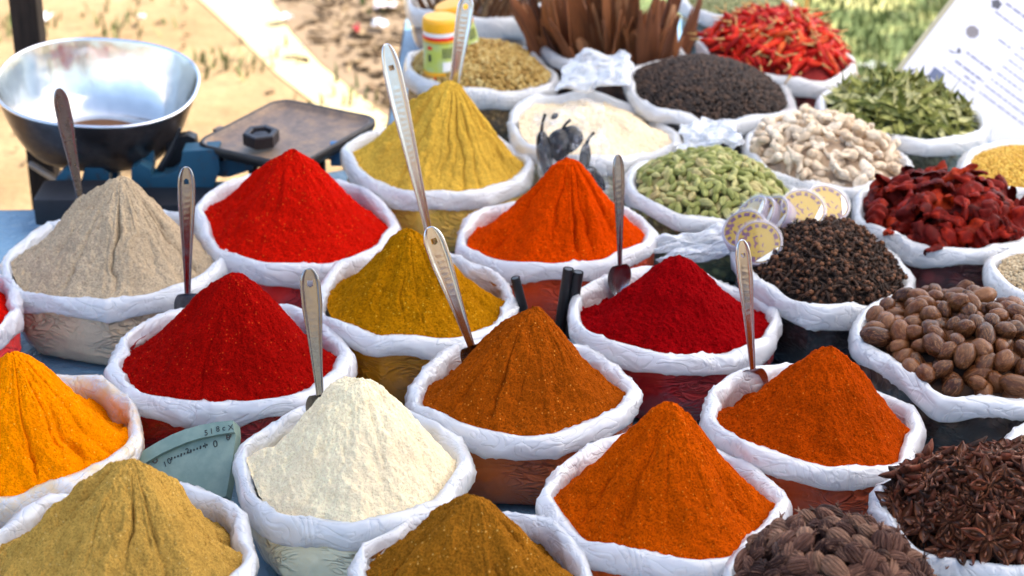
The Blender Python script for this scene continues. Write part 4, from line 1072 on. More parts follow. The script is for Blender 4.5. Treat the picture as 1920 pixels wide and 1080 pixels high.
scrap('plastic_scrap', 530, 30, 42, 16, (0.82, 0.83, 0.86), 'white plastic scrap lying in the leaf litter beside the path', 'litter')
scrap('plastic_scrap', 722, 10, 50, 16, (0.85, 0.75, 0.78), 'pinkish white wrapper at the top of the leaf litter', 'litter')
scrap('plastic_scrap', 712, 42, 38, 20, (0.72, 0.76, 0.84), 'bluish white scrap below the pinkish wrapper', 'litter')
scrap('plastic_scrap', 668, 52, 16, 14, (0.75, 0.04, 0.06), 'tiny red scrap in the leaf litter', 'litter')
scrap('plastic_scrap', 555, 92, 26, 14, (0.7, 0.72, 0.74), 'greyish scrap in the leaf litter nearest the pale path', 'litter')
scrap('plastic_strip', 1640, 122, 66, 15, (0.85, 0.87, 0.92), 'white plastic strip on the grass right of the chillies', 'litter', 0.02)

# ------------------------------------------------------------------ posts, unseen awning
def post(name, px, y, w, label, mat, rnd_=False, H=2.66):
    p = at_y(px, 20, y)
    if rnd_:
        me = MB().tube([(0, 0, H * i / 8) for i in range(9)], [w * (1 + .12 * math.sin(i * 2)) for i in range(9)], 12).mesh(name, mat, True)
    else:
        me = MB().box((0, 0, H / 2), (w, w, H), bev=.004).mesh(name, mat)
    o = add(name, me, None, (p.x, y, 0)); tag(o, label, 'post', 'posts of the stall roof'); return o
BAM = NT('bamboo'); v = BAM.coord()
BAM = BAM.done(BAM.bsdf(BAM.mix(BAM.noise(BAM.mapping(v, (1, 1, .1)), 40, 3), (0.40, 0.22, 0.05), (0.55, 0.34, 0.09)), 0.45))
post('wooden_post', 50, 4.24, 0.062, 'dark wooden post behind the steel pan', WOOD)
post('bamboo_pole', 1465, 5.25, 0.0165, 'thicker yellow bamboo pole above the chillies', BAM, True)
post('bamboo_pole', 1511, 5.3, 0.006, 'thin brown pole right of the thick bamboo one', BAM, True)
AW = NT('unseen_awning_cloth'); v = AW.coord()
tr = AW.new('ShaderNodeBsdfTranslucent'); tr.inputs['Color'].default_value = (0.85, 0.83, 0.80, 1)
df = AW.bsdf((0.72, 0.71, 0.70), 0.9, spec=0.1)
mx = AW.new('ShaderNodeMixShader'); mx.inputs[0].default_value = 0.7
AW.link(df.outputs[0], mx.inputs[1]); AW.link(tr.outputs[0], mx.inputs[2]); AW = AW.done(mx)
AX0, AX1, AY0, AY1, AZ = 0.05, 3.7, 1.3, 5.85, 2.72  # unseen awning, placed and sized to shade the stall and diffuse sunlight
u = np.linspace(0, 1, 40)[:, None]; w = np.linspace(0, 1, 40)[None, :]
V = np.stack([AX0 + (AX1 - AX0) * u + 0 * w, AY0 + (AY1 - AY0) * w + 0 * u, AZ - 0.06 * np.sin(u * PI) * np.sin(w * PI) + 0.02 * np.sin(u * 17) * np.sin(w * 13)], -1)
o = add('unseen_awning', mesh_np('unseen_awning', V, grid_faces(40, 40), AW)); tag(o, 'unseen pale cloth awning set to the right to shade and soften the sun', 'unseen_awning')

# ------------------------------------------------------------------ weighing scale
BLUE = NT('blue_paint'); v = BLUE.coord()
k = BLUE.noise(v, 38, 5, 0.7)
c = BLUE.mix(BLUE.noise(v, 14, 3), (0.012, 0.06, 0.11), (0.03, 0.12, 0.19))
c = BLUE.mix(BLUE.ramp(k, [(0.56, 0), (0.68, 1)]), c, (0.07, 0.045, 0.03))
BLUE = BLUE.done(BLUE.bsdf(c, 0.5, 0, BLUE.bump(k, 0.4, 0.003), 0.4))
IRON = simple('black_iron', (0.012, 0.013, 0.017), 0.45, var=0.4, scale=40)
RUST = NT('rusty_iron'); v = RUST.coord()
k = RUST.noise(v, 22, 6, 0.7); k2 = RUST.noise(v, 120, 3, 0.6)
c = RUST.ramp(k, [(0.3, (0.12, 0.085, 0.06)), (0.48, (0.24, 0.16, 0.11)), (0.6, (0.36, 0.22, 0.12)), (0.72, (0.42, 0.30, 0.20))])
c = RUST.mix(RUST.math('MULTIPLY', k2, 0.4), c, (0.07, 0.05, 0.045))
RUST = RUST.done(RUST.bsdf(c, 0.5, 0.0, RUST.bump(k2, 0.4, 0.002), 0.5))
DIRON = simple('dark_cast_iron', (0.05, 0.045, 0.043), 0.42, metal=0.5, var=0.4, scale=50)
YS = 3.80
sc = empty('weighing_scale', at_z(330, 385, TABLE_Z), 'blue cast iron counter scale with black base under pan and plate', 'scale')
def spart(name, mb, mat, smooth=False, auto=True):
    me = mb.mesh(name, mat)
    if auto: autosmooth(me, 38)
    return rel(add(name, me), sc)
def A(px, py, y=YS): return at_y(px, py, y)
def wx(px, y=YS): return A(px, 330, y).x
def wz(py, y=YS): return A(300, py, y).z
def bpx(mb, x0, y0, x1, y1, yy, dep, bev=0.003):
    a, b = A(x0, y0, yy), A(x1, y1, yy)
    mb.box(((a.x + b.x) / 2, yy + dep / 2, (a.z + b.z) / 2), (abs(b.x - a.x), dep, abs(a.z - b.z)), bev=bev); return mb
def poly_px(mb, pts, yy, dep):
    P2 = [A(x, y, yy) for x, y in pts]
    M = Matrix(((1, 0, 0, 0), (0, 0, -1, yy + dep), (0, 1, 0, 0), (0, 0, 0, 1)))
    mb.prism([(p.x, p.z) for p in P2], 0, dep, 0, M); return mb
# black base with foot
m = MB(); bpx(m, 60, 374, 240, 424, 3.59, .11, .01); bpx(m, 200, 384, 660, 414, 3.66, .10, .008)
spart('base', m, IRON)
m = MB(); poly_px(m, [(97, 388), (98, 352), (108, 330), (122, 318), (136, 322), (146, 345), (148, 388)], 3.74, .03); spart('bracket', m, BLUE)
m = MB(); poly_px(m, [(150, 345), (160, 312), (182, 308), (204, 326), (206, 360), (205, 388), (150, 388)], 3.78, .05); spart('bracket', m, BLUE)
m = MB(); a, b = A(58, 308, 3.86), A(150, 366, 3.72); m.tube([a, (a + b) / 2, b], 0.008, 10); spart('rod', m, RUST)
# stepped beam
m = MB(); poly_px(m, [(246, 372), (246, 316), (262, 308), (282, 318), (284, 332), (318, 330), (334, 318), (340, 300), (342, 284), (408, 280), (412, 318), (400, 352), (330, 358), (282, 362), (278, 374)], 3.76, .05)
spart('beam', m, BLUE)
m = MB(); poly_px(m, [(262, 312), (262, 280), (288, 280), (288, 316)], 3.80, .03); spart('post', m, BLUE)
m = MB(); a, b = A(300, 318, 3.79), A(338, 240, 3.79); m.tube([a, (a + b) / 2 + Vector((.004, 0, 0)), b], [.008, .007, .003], 8); spart('pointer', m, IRON)
m = MB(); poly_px(m, [(308, 318), (312, 270), (330, 258), (352, 254), (366, 260), (370, 284), (352, 312), (330, 320)], 3.83, .03); spart('cheek', m, IRON)
m = MB(); poly_px(m, [(378, 330), (382, 312), (440, 296), (470, 292), (474, 318), (430, 332)], 3.78, .06); spart('arm', m, BLUE)
m = MB(); bpx(m, 330, 352, 640, 376, 3.76, .04, .006); spart('rail', m, BLUE)
m = MB(); bpx(m, 196, 296, 226, 384, 3.83, .035); bpx(m, 150, 300, 268, 312, 3.82, .05); spart('pan_support', m, BLUE)
m = MB(); bpx(m, 462, 270, 486, 388, 3.80, .03); bpx(m, 590, 270, 652, 300, 3.80, .03); bpx(m, 590, 290, 612, 388, 3.80, .03); bpx(m, 430, 276, 640, 290, 3.83, .03); spart('plate_support', m, IRON)
m = MB(); bpx(m, 618, 270, 652, 312, 3.775, .02); spart('end_plate', m, simple('bright_blue_paint', (0.03, 0.14, 0.32), 0.45))
# square iron plate (separate: it lifts off)
pc = at_y(540, 246, 3.84)
pl = empty('scale_plate', pc, 'rusty square iron plate with raised edge on the right of the scale', 'scale plate')
pl.rotation_euler = (math.radians(3), math.radians(-1.5), math.radians(-33))
def rsq(a, r, n=8):
    out = []
    for cx, cy, s0 in ((a - r, a - r, 0), (-a + r, a - r, 1), (-a + r, -a + r, 2), (a - r, -a + r, 3)):
        for i in range(n):
            t_ = (s0 + i / (n - 1)) * PI / 2; out.append((cx + r * math.cos(t_), cy + r * math.sin(t_)))
    return np.array(out)
rings = [(rsq(.100, .03), -.026), (rsq(.128, .035), -.022), (rsq(.134, .038), -.010), (rsq(.134, .038), .0), (rsq(.131, .036), .003), (rsq(.126, .034), .001), (rsq(.121, .032), -.006), (rsq(.112, .03), -.009), (rsq(.05, .02), -.0095)]
V = np.concatenate([np.c_[r_, np.full(len(r_), z_)] for r_, z_ in rings]); nn = len(rings[0][0])
F = [[i * nn + j, i * nn + (j + 1) % nn, (i + 1) * nn + (j + 1) % nn, (i + 1) * nn + j] for i in range(len(rings) - 1) for j in range(nn)]
F.append(list(range((len(rings) - 1) * nn, len(rings) * nn))); F.append(list(range(nn))[::-1])
V[:, 0] *= 1.06; V[:, 1] *= 1.10
fl = np.array([0 if f[0] >= 5 * nn else 1 for f in F])
add('tray', mesh_np('tray', V, F, [RUST, DIRON], True, fl), pl)
ear = MB(); ear.box((-.152, -.03, -.014), (.05, .024, .006), bev=.002); ear.box((-.138, -.03, -.024), (.012, .03, .022), bev=.002)
add('ear', autosmooth(ear.mesh('ear', RUST)), pl)
# hexagonal weight
wp = at_y(489, 246, 3.775); wp.z = pc.z - .004
hw = MB()
def hexr(r): return np.array([(r * math.cos(i * PI / 3 + .3), r * math.sin(i * PI / 3 + .3)) for i in range(6)])
rg = [(.034, 0), (.0385, .003), (.0385, .026), (.036, .029), (.026, .029), (.0235, .027), (.022, .02)]
V = np.concatenate([np.c_[hexr(r_), np.full(6, z_)] for r_, z_ in rg])
F = [[i * 6 + j, i * 6 + (j + 1) % 6, (i + 1) * 6 + (j + 1) % 6, (i + 1) * 6 + j] for i in range(len(rg) - 1) for j in range(6)] + [[36 + j for j in range(6)], [5, 4, 3, 2, 1, 0]]
hw.add(V, F); hw.lathe([(.018, .0202), (.016, .0235), (.010, .0245), (.0001, .0245)], 16)
o = add('hex_weight', autosmooth(hw.mesh('hex_weight', simple('weight_iron', (0.022, 0.018, 0.02), 0.38, metal=0.3, var=0.4, scale=60)), 25), None, wp); o.rotation_euler = (math.radians(3), 0, 0)
tag(o, 'dark hexagonal iron weight sitting on the rusty plate', 'weight')
# steel pan
PANM = NT('pan_steel'); v = PANM.coord()
k = PANM.noise(v, 30, 4, 0.6)
PANM = PANM.done(PANM.bsdf(PANM.mix(k, (0.66, 0.64, 0.60), (0.86, 0.83, 0.78)), PANM.math('ADD', 0.12, PANM.math('MULTIPLY', k, 0.12)), 1.0, PANM.bump(PANM.noise(v, 9, 2), 0.25, 0.02)))
PANO = metal('pan_outside', (0.22, 0.18, 0.17), 0.3, (0.02, 0.016, 0.018), 0.8, 14)  # dark reflections on the outside put into its colour
pcen = at_y(184, 152, 3.92)
pan = empty('scale_pan', pcen, 'shiny round steel pan on the left of the scale', 'pan')
pan.rotation_euler = (math.radians(8), math.radians(4.5), 0)
NA = 96; th = np.linspace(0, 2 * PI, NA, endpoint=False)
def prng(r, z):
    e = 2.35
    q = (np.abs(np.cos(th)) ** e + np.abs(np.sin(th)) ** e) ** (-1 / e) if r > .12 else 1.0
    return np.stack([np.cos(th) * r * q * 1.02, np.sin(th) * r * q * .98, np.full(NA, z)], -1)
def panprof(pr): return np.stack([prng(r, z) for r, z in pr], 1).reshape(-1, 3), grid_faces(NA, len(pr), True)
inn = [(.205, 0), (.2035, -.004), (.199, -.02), (.190, -.05), (.178, -.085), (.163, -.115), (.145, -.138), (.130, -.148), (.115, -.152), (.07, -.154), (.0005, -.154)]
V, F = panprof(inn); add('inside', mesh_np('inside', V, F[:, ::-1], PANM), pan)
outp = [(.2075, -.001), (.2065, -.006), (.202, -.022), (.193, -.052), (.181, -.087), (.166, -.118), (.148, -.141), (.132, -.151), (.115, -.156), (.0005, -.157)]
V, F = panprof(outp); add('outside', mesh_np('outside', V, F, PANO), pan)
V, F = panprof([(.2036, -.003), (.2046, .0012), (.2075, .003), (.2105, .001), (.2108, -.003), (.2080, -.005)]); add('rim', mesh_np('rim', V, F, metal('rim_steel', (0.8, 0.8, 0.82), 0.18)), pan)
PANF = simple('pan_floor_brown', (0.22, 0.09, 0.03), 0.5, var=0.4, scale=20)
V, F = panprof([(.112, -.1515), (.08, -.1525), (.0005, -.1528)]); add('floor_disc', mesh_np('floor_disc', V, F[:, ::-1], PANF), pan)  # brown disc laid over the pan's floor

# ------------------------------------------------------------------ jars in the coriander
YEL = simple('yellow_plastic', (0.85, 0.40, 0.012), 0.35, var=0.05, bumps=0.02)
WHP = simple('white_jar_plastic', (0.82, 0.82, 0.82), 0.35, var=0.03, bumps=0.02)
RED = simple('red_print', (0.70, 0.02, 0.015), 0.4, var=0.05)
LBL = NT('jar_label'); v = LBL.coord()
sx = LBL.new('ShaderNodeSeparateXYZ'); LBL.link(v, sx.inputs[0])
c = LBL.mix(LBL.ramp(LBL.noise(v, 22, 3), [(.4, 0), (.6, 1)]), (0.48, 0.55, 0.10), (0.40, 0.50, 0.28))
LBL = LBL.done(LBL.bsdf(c, 0.4))
INK = simple('dark_print', (0.04, 0.05, 0.03), 0.6)
def band(mb, r, z0, z1, a0, a1, m=0, n=24, th_=.0006):
    a = np.linspace(a0, a1, n)[:, None]; z = np.array([z0, z0, z1, z1])[None, :]; rr = np.array([r - .001, r + th_, r + th_, r - .001])[None, :]
    V = np.stack([np.cos(a) * rr, np.sin(a) * rr, z + 0 * a], -1); mb.add(V.reshape(-1, 3), grid_faces(n, 4), m)
def jar(base, r, h, label, rot=(0, 0, 0)):
    root = empty('spice_jar', base, label, 'jar', 'jars with yellow lids'); root.rotation_euler = rot
    add('body', autosmooth(MB().lathe([(.0005, 0), (r * .96, 0), (r, .003), (r, h * .70), (r * 1.0, h * .725), (r * 1.02, h * .73), (r * 1.02, h * .78), (r * .9, h * .79), (r * .88, h * .8)], 48).mesh('body', WHP)), root)
    add('lid', autosmooth(MB().lathe([(r * .94, h * .775), (r * 1.04, h * .785), (r * 1.05, h * .93), (r * 1.02, h * .975), (r * .94, h), (r * .55, h * 1.004), (.0005, h * 1.005)], 48).mesh('lid', YEL)), root)
    lb = MB(); band(lb, r, h * .12, h * .62, 0, 2 * PI, 0, 49)
    lab = add('label', autosmooth(lb.mesh('label', LBL)), root)
    for z0, z1, mt, nm, dr_ in ((.03, .12, YEL, 'yellow_band', 0), (.60, .68, YEL, 'yellow_band', 0), (0, .05, RED, 'red_band', .0004), (.655, .71, RED, 'red_band', .0006)):
        yb = MB(); band(yb, r + dr_, h * z0, h * z1, 0, 2 * PI, 0, 49); add(nm, autosmooth(yb.mesh(nm, mt)), root)
    rb = MB(); band(rb, r + .0004, h * .50, h * .56, -2.35, -2.05, 0, 8); add('emblem', rb.mesh('emblem', RED), lab)
    tx = MB()
    for row in range(5):
        zz = h * (.52 - row * .035); a = -1.45
        while a < -.85:
            w_ = random.uniform(.06, .16); band(tx, r + .0007, zz - h * .011, zz + h * .011, a, a + w_, 0, 4); a += w_ + .04
    band(tx, r + .0007, h * .3, h * .42, -2.3, -2.1, 0, 6)
    add('print', tx.mesh('print', INK), lab)
    wp_ = MB(); band(wp_, r + .0005, h * .14, h * .30, -1.42, -.9, 0, 10); add('panel', autosmooth(wp_.mesh('panel', WHP)), lab)
    return root
jb = at_z(826, 143, .68)
jar((jb.x, jb.y + .035, .672), .039, .138, 'yellow lidded jar standing upright in the coriander seed, nearer one')
jb = at_z(876, 100, .70)
jar((jb.x - .002, jb.y + .04, .675), .039, .138, 'yellow lidded jar leaning back behind the bright spoon, farther one', (math.radians(-6), math.radians(-14), .5))

# ------------------------------------------------------------------ printed board
BRD = simple('board_edge', (0.35, 0.32, 0.22), 0.7)
PAP = simple('white_paper', (0.60, 0.585, 0.665), 0.6, var=0.02, bumps=0.05, scale=10)
GRY = simple('grey_print', (0.2, 0.2, 0.28), 0.8, var=0.1)
DRK = simple('dark_picture', (0.09, 0.09, 0.11), 0.8, var=0.4, scale=60)
BRN = simple('brown_picture', (0.20, 0.18, 0.19), 0.8, var=0.3, scale=60)
SLT = simple('slate_picture', (0.12, 0.14, 0.22), 0.8, var=0.3, scale=60)
n0 = Vector((0.05, -0.80, 0.60)).normalized(); p0 = at_y(1690, 145, 4.30)
O_ = at_plane(1676, 160, p0, n0); Vd = (at_plane(1803, -4, p0, n0) - O_).normalized(); Ud = n0.cross(Vd) * -1
if (at_plane(1776, 270, p0, n0) - O_).dot(Ud) < 0: Ud = -Ud
br = empty('printed_board', O_, 'large white printed sheet on a board tilted behind the dried leaves', 'sign board')
MB_ = Matrix((Ud, Vd, n0)).transposed().to_4x4(); MB_.translation = (0, 0, 0)
if Ud.cross(Vd).dot(n0) < 0: MB_ = Matrix((Ud, Vd, -n0)).transposed().to_4x4()
NS = 1 if Ud.cross(Vd).dot(n0) > 0 else -1
def bxy(px, py):
    q = at_plane(px, py, p0, n0) - O_; return q.dot(Ud), q.dot(Vd)
def brect(mb, u0, v0, u1, v1, z, t_=.0008, m=0):
    mb.box(((u0 + u1) / 2, (v0 + v1) / 2, NS * z), (u1 - u0, v1 - v0, t_), m, MB_)
m = MB(); m.box((.28, .26, -NS * .008), (.60, .56, .012), 0, MB_, .002); add('backing', m.mesh('backing', BRD), br)
m = MB(); brect(m, -.008, -.015, .575, .535, .0, .002); sheet = add('paper', m.mesh('paper', PAP), br)
def picture(name, px, py, outline, mat):
    u0, v0 = bxy(px, py); mb = MB(); mb.prism([(u0 + a, v0 + b) for a, b in outline], NS * .0012, NS * .002, 0, MB_); add(name, mb.mesh(name, mat), sheet)
picture('picture', 1755, 141, [(-.014, -.014), (.016, -.013), (.015, .015), (-.015, .014)], SLT)
picture('picture', 1788, 92, [(.013 * math.cos(a) + (.006 if math.sin(a) * 1 > -.3 else -.002), .011 * math.sin(a)) for a in np.linspace(-2.2, 1.4, 9)] + [(.006 * math.cos(a) + .004, .006 * math.sin(a) - .001) for a in np.linspace(1.2, -1.9, 7)], DRK)
picture('picture', 1823, 60, [(.0155 * (1 + .08 * math.sin(a * 8)) * math.cos(a), .0155 * (1 + .08 * math.sin(a * 8)) * math.sin(a)) for a in np.linspace(0, 2 * PI, 32, endpoint=False)], BRN)
picture('picture', 1868, 8, [(.014 * (.75 + .3 * (i % 2)) * math.cos(i * PI / 5), .014 * (.75 + .3 * (i % 2)) * math.sin(i * PI / 5)) for i in range(10)], DRK)
tx = MB(); rs = random.Random(3)
def line(px0, py0, px1, py1, h, gap=.35, dens=1.0):
    u0, v0 = bxy(px0, py0); u1, _ = bxy(px1, py1); u_ = u0
    while u_ < u1:
        w_ = rs.uniform(.006, .022)
        if rs.random() < dens: brect(tx, u_, v0 - h / 2, min(u_ + w_, u1), v0 + h / 2, .0016)
        u_ += w_ + rs.uniform(.002, .005)
line(1812, 98, 1851, 142, .005); line(1768, 126, 1818, 182, .003); line(1791, 114, 1832, 168, .005); line(1808, 142, 1826, 160, .004)
line(1886, 6, 1925, 52, .006); line(1866, 22, 1908, 72, .004); line(1872, 74, 1891, 95, .004)
for i in range(9):
    line(1836 + i * 11, 172 - i * 12, 1925 + i * 5, 262 - i * 9, .0028, dens=.85)
add('print', tx.mesh('print', GRY), sheet)

# ------------------------------------------------------------------ clear packets
FILM = film('clear_film', 0.34); FILM2 = film('milky_film', 0.5, (0.78, 0.8, 0.84), .1)
def packet(name, pts, y0, y1, th_, label, mat=FILM, seed=1, cat='plastic bag'):
    """crumpled pillow of film; four picture corners bl, br, tr, tl, leaning from y0 (foot) to y1 (top)"""
    bl, brr, tr_, tl = [at_y(p[0], p[1], yy) for p, yy in zip(pts, (y0, y0, y1, y1))]
    nu, nv = 40, 40; Vs = []
    for side in (1, -1):
        u = np.linspace(0, 1, nu)[:, None, None]; w = np.linspace(0, 1, nv)[None, :, None]
        Pm = (np.array(bl) * (1 - u) + np.array(brr) * u) * (1 - w) + (np.array(tl) * (1 - u) + np.array(tr_) * u) * w
        wob = .028 * np.stack([fbm(u[..., 0] * 3 + seed, w[..., 0] * 3, .5, seed + 7, 3), 0 * u[..., 0] * w[..., 0], fbm(u[..., 0] * 3 + seed, w[..., 0] * 3, 4.5, seed + 8, 3)], -1); Pm = Pm + wob
        pil = (np.sin(u[..., 0] * PI) * np.sin(w[..., 0] * PI)) ** .5 * th_ / 2
        cr = th_ * .35 * fbm(u[..., 0] * 5 + seed, w[..., 0] * 5 + side, 0, seed, 4) + th_ * .3 * (ridged(u[..., 0] * 4 + seed, w[..., 0] * 2.5, side, seed + 2) - .5)
        d = side * pil + cr * (.3 + pil / th_ * 2)
        nrm = np.array((0, -0.9, 0.44))
        Vs.append((Pm + d[..., None] * nrm).reshape(-1, 3))
    V = np.concatenate(Vs); c0 = V.mean(0)
    F = np.concatenate([grid_faces(nu, nv), grid_faces(nu, nv)[:, ::-1] + nu * nv])
    o = add(name, mesh_np(name, V - c0, F, mat), None, c0)
    tag(o, label, cat); return o
packet('plastic_bag', [(1040, 172), (1190, 166), (1186, 92), (1062, 110)], 3.98, 4.10, .05, 'empty milky plastic bag in front of the cinnamon bark', FILM2, 3)
packet('plastic_bag', [(1268, 288), (1392, 268), (1378, 218), (1276, 236)], 3.66, 3.80, .05, 'clear plastic packet with dark scraps between green cardamom and ginger', FILM2, 5)
packet('plastic_bag', [(1200, 478), (1372, 470), (1396, 414), (1240, 438)], 3.235, 3.285, .04, 'flat clear plastic packet left of the cloves', FILM2, 7)
packet('plastic_bag', [(1226, 496), (1376, 480), (1382, 448), (1250, 468)], 3.20, 3.23, .03, 'folded white film under the packet left of the cloves', FILM2, 9)
packet('plastic_bag', [(1545, 398), (1612, 388), (1606, 358), (1556, 366)], 3.58, 3.66, .03, 'small pinkish plastic packet behind the round tins', FILM2, 11)
packet('plastic_bag', [(1012, 358), (1150, 372), (1128, 186), (996, 200)], 3.52, 3.70, .085, 'clear plastic bag holding black pods behind the orange red heap', film('pod_bag_film', 0.14, st=((0.52, 0.1), (0.68, 2.6))), 13)
POD = simple('black_pod', (0.010, 0.008, 0.008), 0.25, var=0.5, scale=40, bumps=0.25, spec=0.35)
def pod(px, py, y, L, W, ang, label, stem=True):
    V, F, T, Pp = uvs(24, 20)
    r = np.sin(Pp) ** .3 * (1 + .22 * np.cos(Pp)) * (1 + .12 * fbm(V[:, 0] * 2 + px, V[:, 1] * 2, V[:, 2] * 2, px, 3))
    V = V * np.stack([r * W, r * W * .8, np.full_like(r, L)], -1)
    mb = MB(); mb.add(V, F)
    if stem: mb.tube([(0, 0, L * .95), (.004, 0, L * 1.25), (.012, -.004, L * 1.6)], [.004, .003, .0035], 7)
    o = add('black_pod', mb.mesh('black_pod', POD, True), None, at_y(px, py, y)); o.rotation_euler = (-.35, ang, .3)
    tag(o, label, 'pod', 'black pods in the clear bag')
pod(1022, 292, 3.615, .052, .0165, -.05, 'long black pod at the left of the clear bag')
pod(1050, 272, 3.63, .034, .026, .3, 'round black pod with a tall stem in the clear bag')
pod(1070, 262, 3.64, .03, .024, .5, 'glossy black pod at the top right of the clear bag', False)
pod(1096, 300, 3.60, .036, .012, .25, 'slim black pod at the right of the clear bag')
pod(1040, 218, 3.68, .010, .006, 1.2, 'small black scrap at the top of the clear bag', False)
pod(1120, 335, 3.58, .03, .012, -.5, 'black pod low at the right of the clear bag', False)
pod(1355, 268, 3.86, .014, .006, .9, 'small dark scrap in the packet beside the ginger', False)

# ------------------------------------------------------------------ black tubes
BLK = simple('black_plastic', (0.012, 0.013, 0.015), 0.35, var=0.3)
def btube(a, b, z, r, label, two=False):
    B = at_z(b[0], b[1], z); T = at_y(a[0], a[1], B.y + .0)
    mb = MB(); d = (T - B)
    for k in ((0, 1) if two else (0,)):
        off = Vector((k * r * 1.75, 0, -k * .006))
        mb.tube([B + off, B + d * .5 + off, T + off], r, 14, cap=False); mb.tube([T + off, B + d * .5 + off], r * .72, 14, cap=True)
    me = autosmooth(mb.mesh('black_tube', BLK)); o = add('black_tube', me); tag(o, label, 'tube', 'black plastic tubes between sacks')
btube((1066, 504), (1048, 625), .60, .0095, 'pair of black plastic tubes standing left of the crimson sack', True)
btube((966, 521), (988, 606), .61, .0085, 'single black plastic tube beside the olive brown sack')

# ------------------------------------------------------------------ green plastic dial
GRN = NT('green_plastic'); v = GRN.coord()
k = GRN.noise(v, 26, 5, 0.65)
GRN = GRN.done(GRN.bsdf(GRN.mix(GRN.ramp(k, [(.4, 0), (.7, 1)]), (0.17, 0.25, 0.21), (0.26, 0.34, 0.275)), 0.42, 0, GRN.bump(k, .15, .003), .45))
GP0 = at_z(355, 850, .635); Gn = Vector((-.12, -.72, .68)).normalized()
gd = empty('scale_dial', GP0, 'curved pale green plastic dial wedged between deep red and cream sacks', 'dial')
Gu = Vector((1, 0, 0)); Gu = (Gu - Gn * Gu.dot(Gn)).normalized(); Gv = Gn.cross(Gu)
GM = Matrix((Gu, Gv, Gn)).transposed().to_4x4()
def gxy(px, py):
    q = at_plane(px, py, GP0, Gn) - GP0; return q.dot(Gu), q.dot(Gv)
arc = [(263, 853), (280, 843), (300, 831), (325, 818), (350, 808), (378, 800), (410, 794), (440, 791)]
arc2 = [(268, 876), (286, 865), (306, 853), (330, 842), (354, 832), (380, 824), (410, 818), (442, 813)]
face = [gxy(*p) for p in arc2] + [gxy(438, 850), gxy(424, 930), gxy(380, 940), gxy(300, 905)]
m = MB(); m.prism(face[::-1], -.03, .0, 0, GM); add('face', m.mesh('face', GRN), gd)
rimp = [gxy(*p) for p in arc] + [gxy(*p) for p in arc2[::-1]]
m = MB(); m.prism(rimp[::-1], -.032, .010, 0, GM); add('rim_band', m.mesh('rim_band', GRN), gd)
DM = simple('dial_print', (0.03, 0.035, 0.03), .7)
def text(body, px, py, size, parent, M, conv, mat, name, rot=0.0, z=.0008):
    cu = bpy.data.curves.new(name, 'FONT'); cu.body = body; cu.size = size; cu.align_x = 'CENTER'; cu.align_y = 'CENTER'; cu.extrude = .0003
    tmp = bpy.data.objects.new(name, cu); COL.objects.link(tmp)
    dg = bpy.context.evaluated_depsgraph_get(); me = bpy.data.meshes.new_from_object(tmp.evaluated_get(dg))
    bpy.data.objects.remove(tmp); me.materials.clear(); me.materials.append(mat)
    u_, v_ = conv(px, py); me.transform(M @ Matrix.Translation((u_, v_, z)) @ Matrix.Rotation(rot, 4, 'Z'))
    return add(name, me, parent)
for s_, px, py, sz, r_ in [('1', 310, 868, .012, .38), ('0', 318, 862, .013, .38), ('2', 352, 843, .012, .3), ('1', 385, 833, .012, .2), ('0', 404, 830, .015, .15), ('0', 428, 818, .013, .1)]:
    text(s_, px, py + 3, sz, gd, GM, gxy, DM, 'numeral', r_)
for s_, px, py in [('5', 390, 815), ('1', 400, 812), ('8', 412, 808), ('c', 423, 806), ('X', 436, 805)]:
    text(s_, px, py, .012, gd, GM, gxy, DM, 'numeral', .15, .0105)
dm = MB()
for i in range(12):
    px = 322 + i * 6; py = 860 - i * 2.35; u_, v_ = gxy(px, py); dm.box((u_, v_, .0006), (.0022, .0028 + .002 * (i % 3 == 0), .0008), 0, GM)
add('scale_marks', dm.mesh('scale_marks', DM), gd)
hm = MB()
for px, py in ((291, 864), (429, 817)):
    u_, v_ = gxy(px, py); hm.lathe([(.0042, .0), (.0042, .0012), (.0026, .0012), (.0024, -.001), (.0005, -.001)], 14, 0, GM @ Matrix.Translation((u_, v_, .0)))
add('screw', hm.mesh('screw', simple('rusty_screw', (0.10, 0.07, 0.05), .5)), gd)

# ------------------------------------------------------------------ round tins on the cloves
CASE = NT('clear_case'); 
p = CASE.bsdf((0.45, 0.36, 0.44), 0.12, 0, None, .6); tp = CASE.new('ShaderNodeBsdfTransparent'); mx = CASE.new('ShaderNodeMixShader'); mx.inputs[0].default_value = .55
CASE.link(tp.outputs[0], mx.inputs[1]); CASE.link(p.outputs[0], mx.inputs[2]); CASE = CASE.done(mx)
LIDM = NT('clear_lid'); lw = LIDM.new('ShaderNodeLayerWeight'); lw.inputs['Blend'].default_value = .2
p = LIDM.new('ShaderNodeBsdfGlossy'); p.inputs['Roughness'].default_value = .06; tp = LIDM.new('ShaderNodeBsdfTransparent'); mx = LIDM.new('ShaderNodeMixShader')
LIDM.link(LIDM.math('ADD', .05, LIDM.math('MULTIPLY', lw.outputs['Facing'], .25)), mx.inputs[0]); LIDM.link(tp.outputs[0], mx.inputs[1]); LIDM.link(p.outputs[0], mx.inputs[2]); LIDM = LIDM.done(mx)
YLB = NT('gold_label'); v = YLB.coord()
YLB = YLB.done(YLB.bsdf(YLB.mix(YLB.ramp(YLB.noise(v, 75, 2, .6, .8), [(.55, 0), (.6, 1)]), (0.40, 0.24, 0.004), (0.14, 0.04, 0.07)), .3))
PUR = simple('purple_print', (0.11, 0.03, 0.07), .5, var=.3, scale=70)
GLR = simple('painted_glare', (0.75, 0.74, 0.70), .3, metal=.4, var=.1)
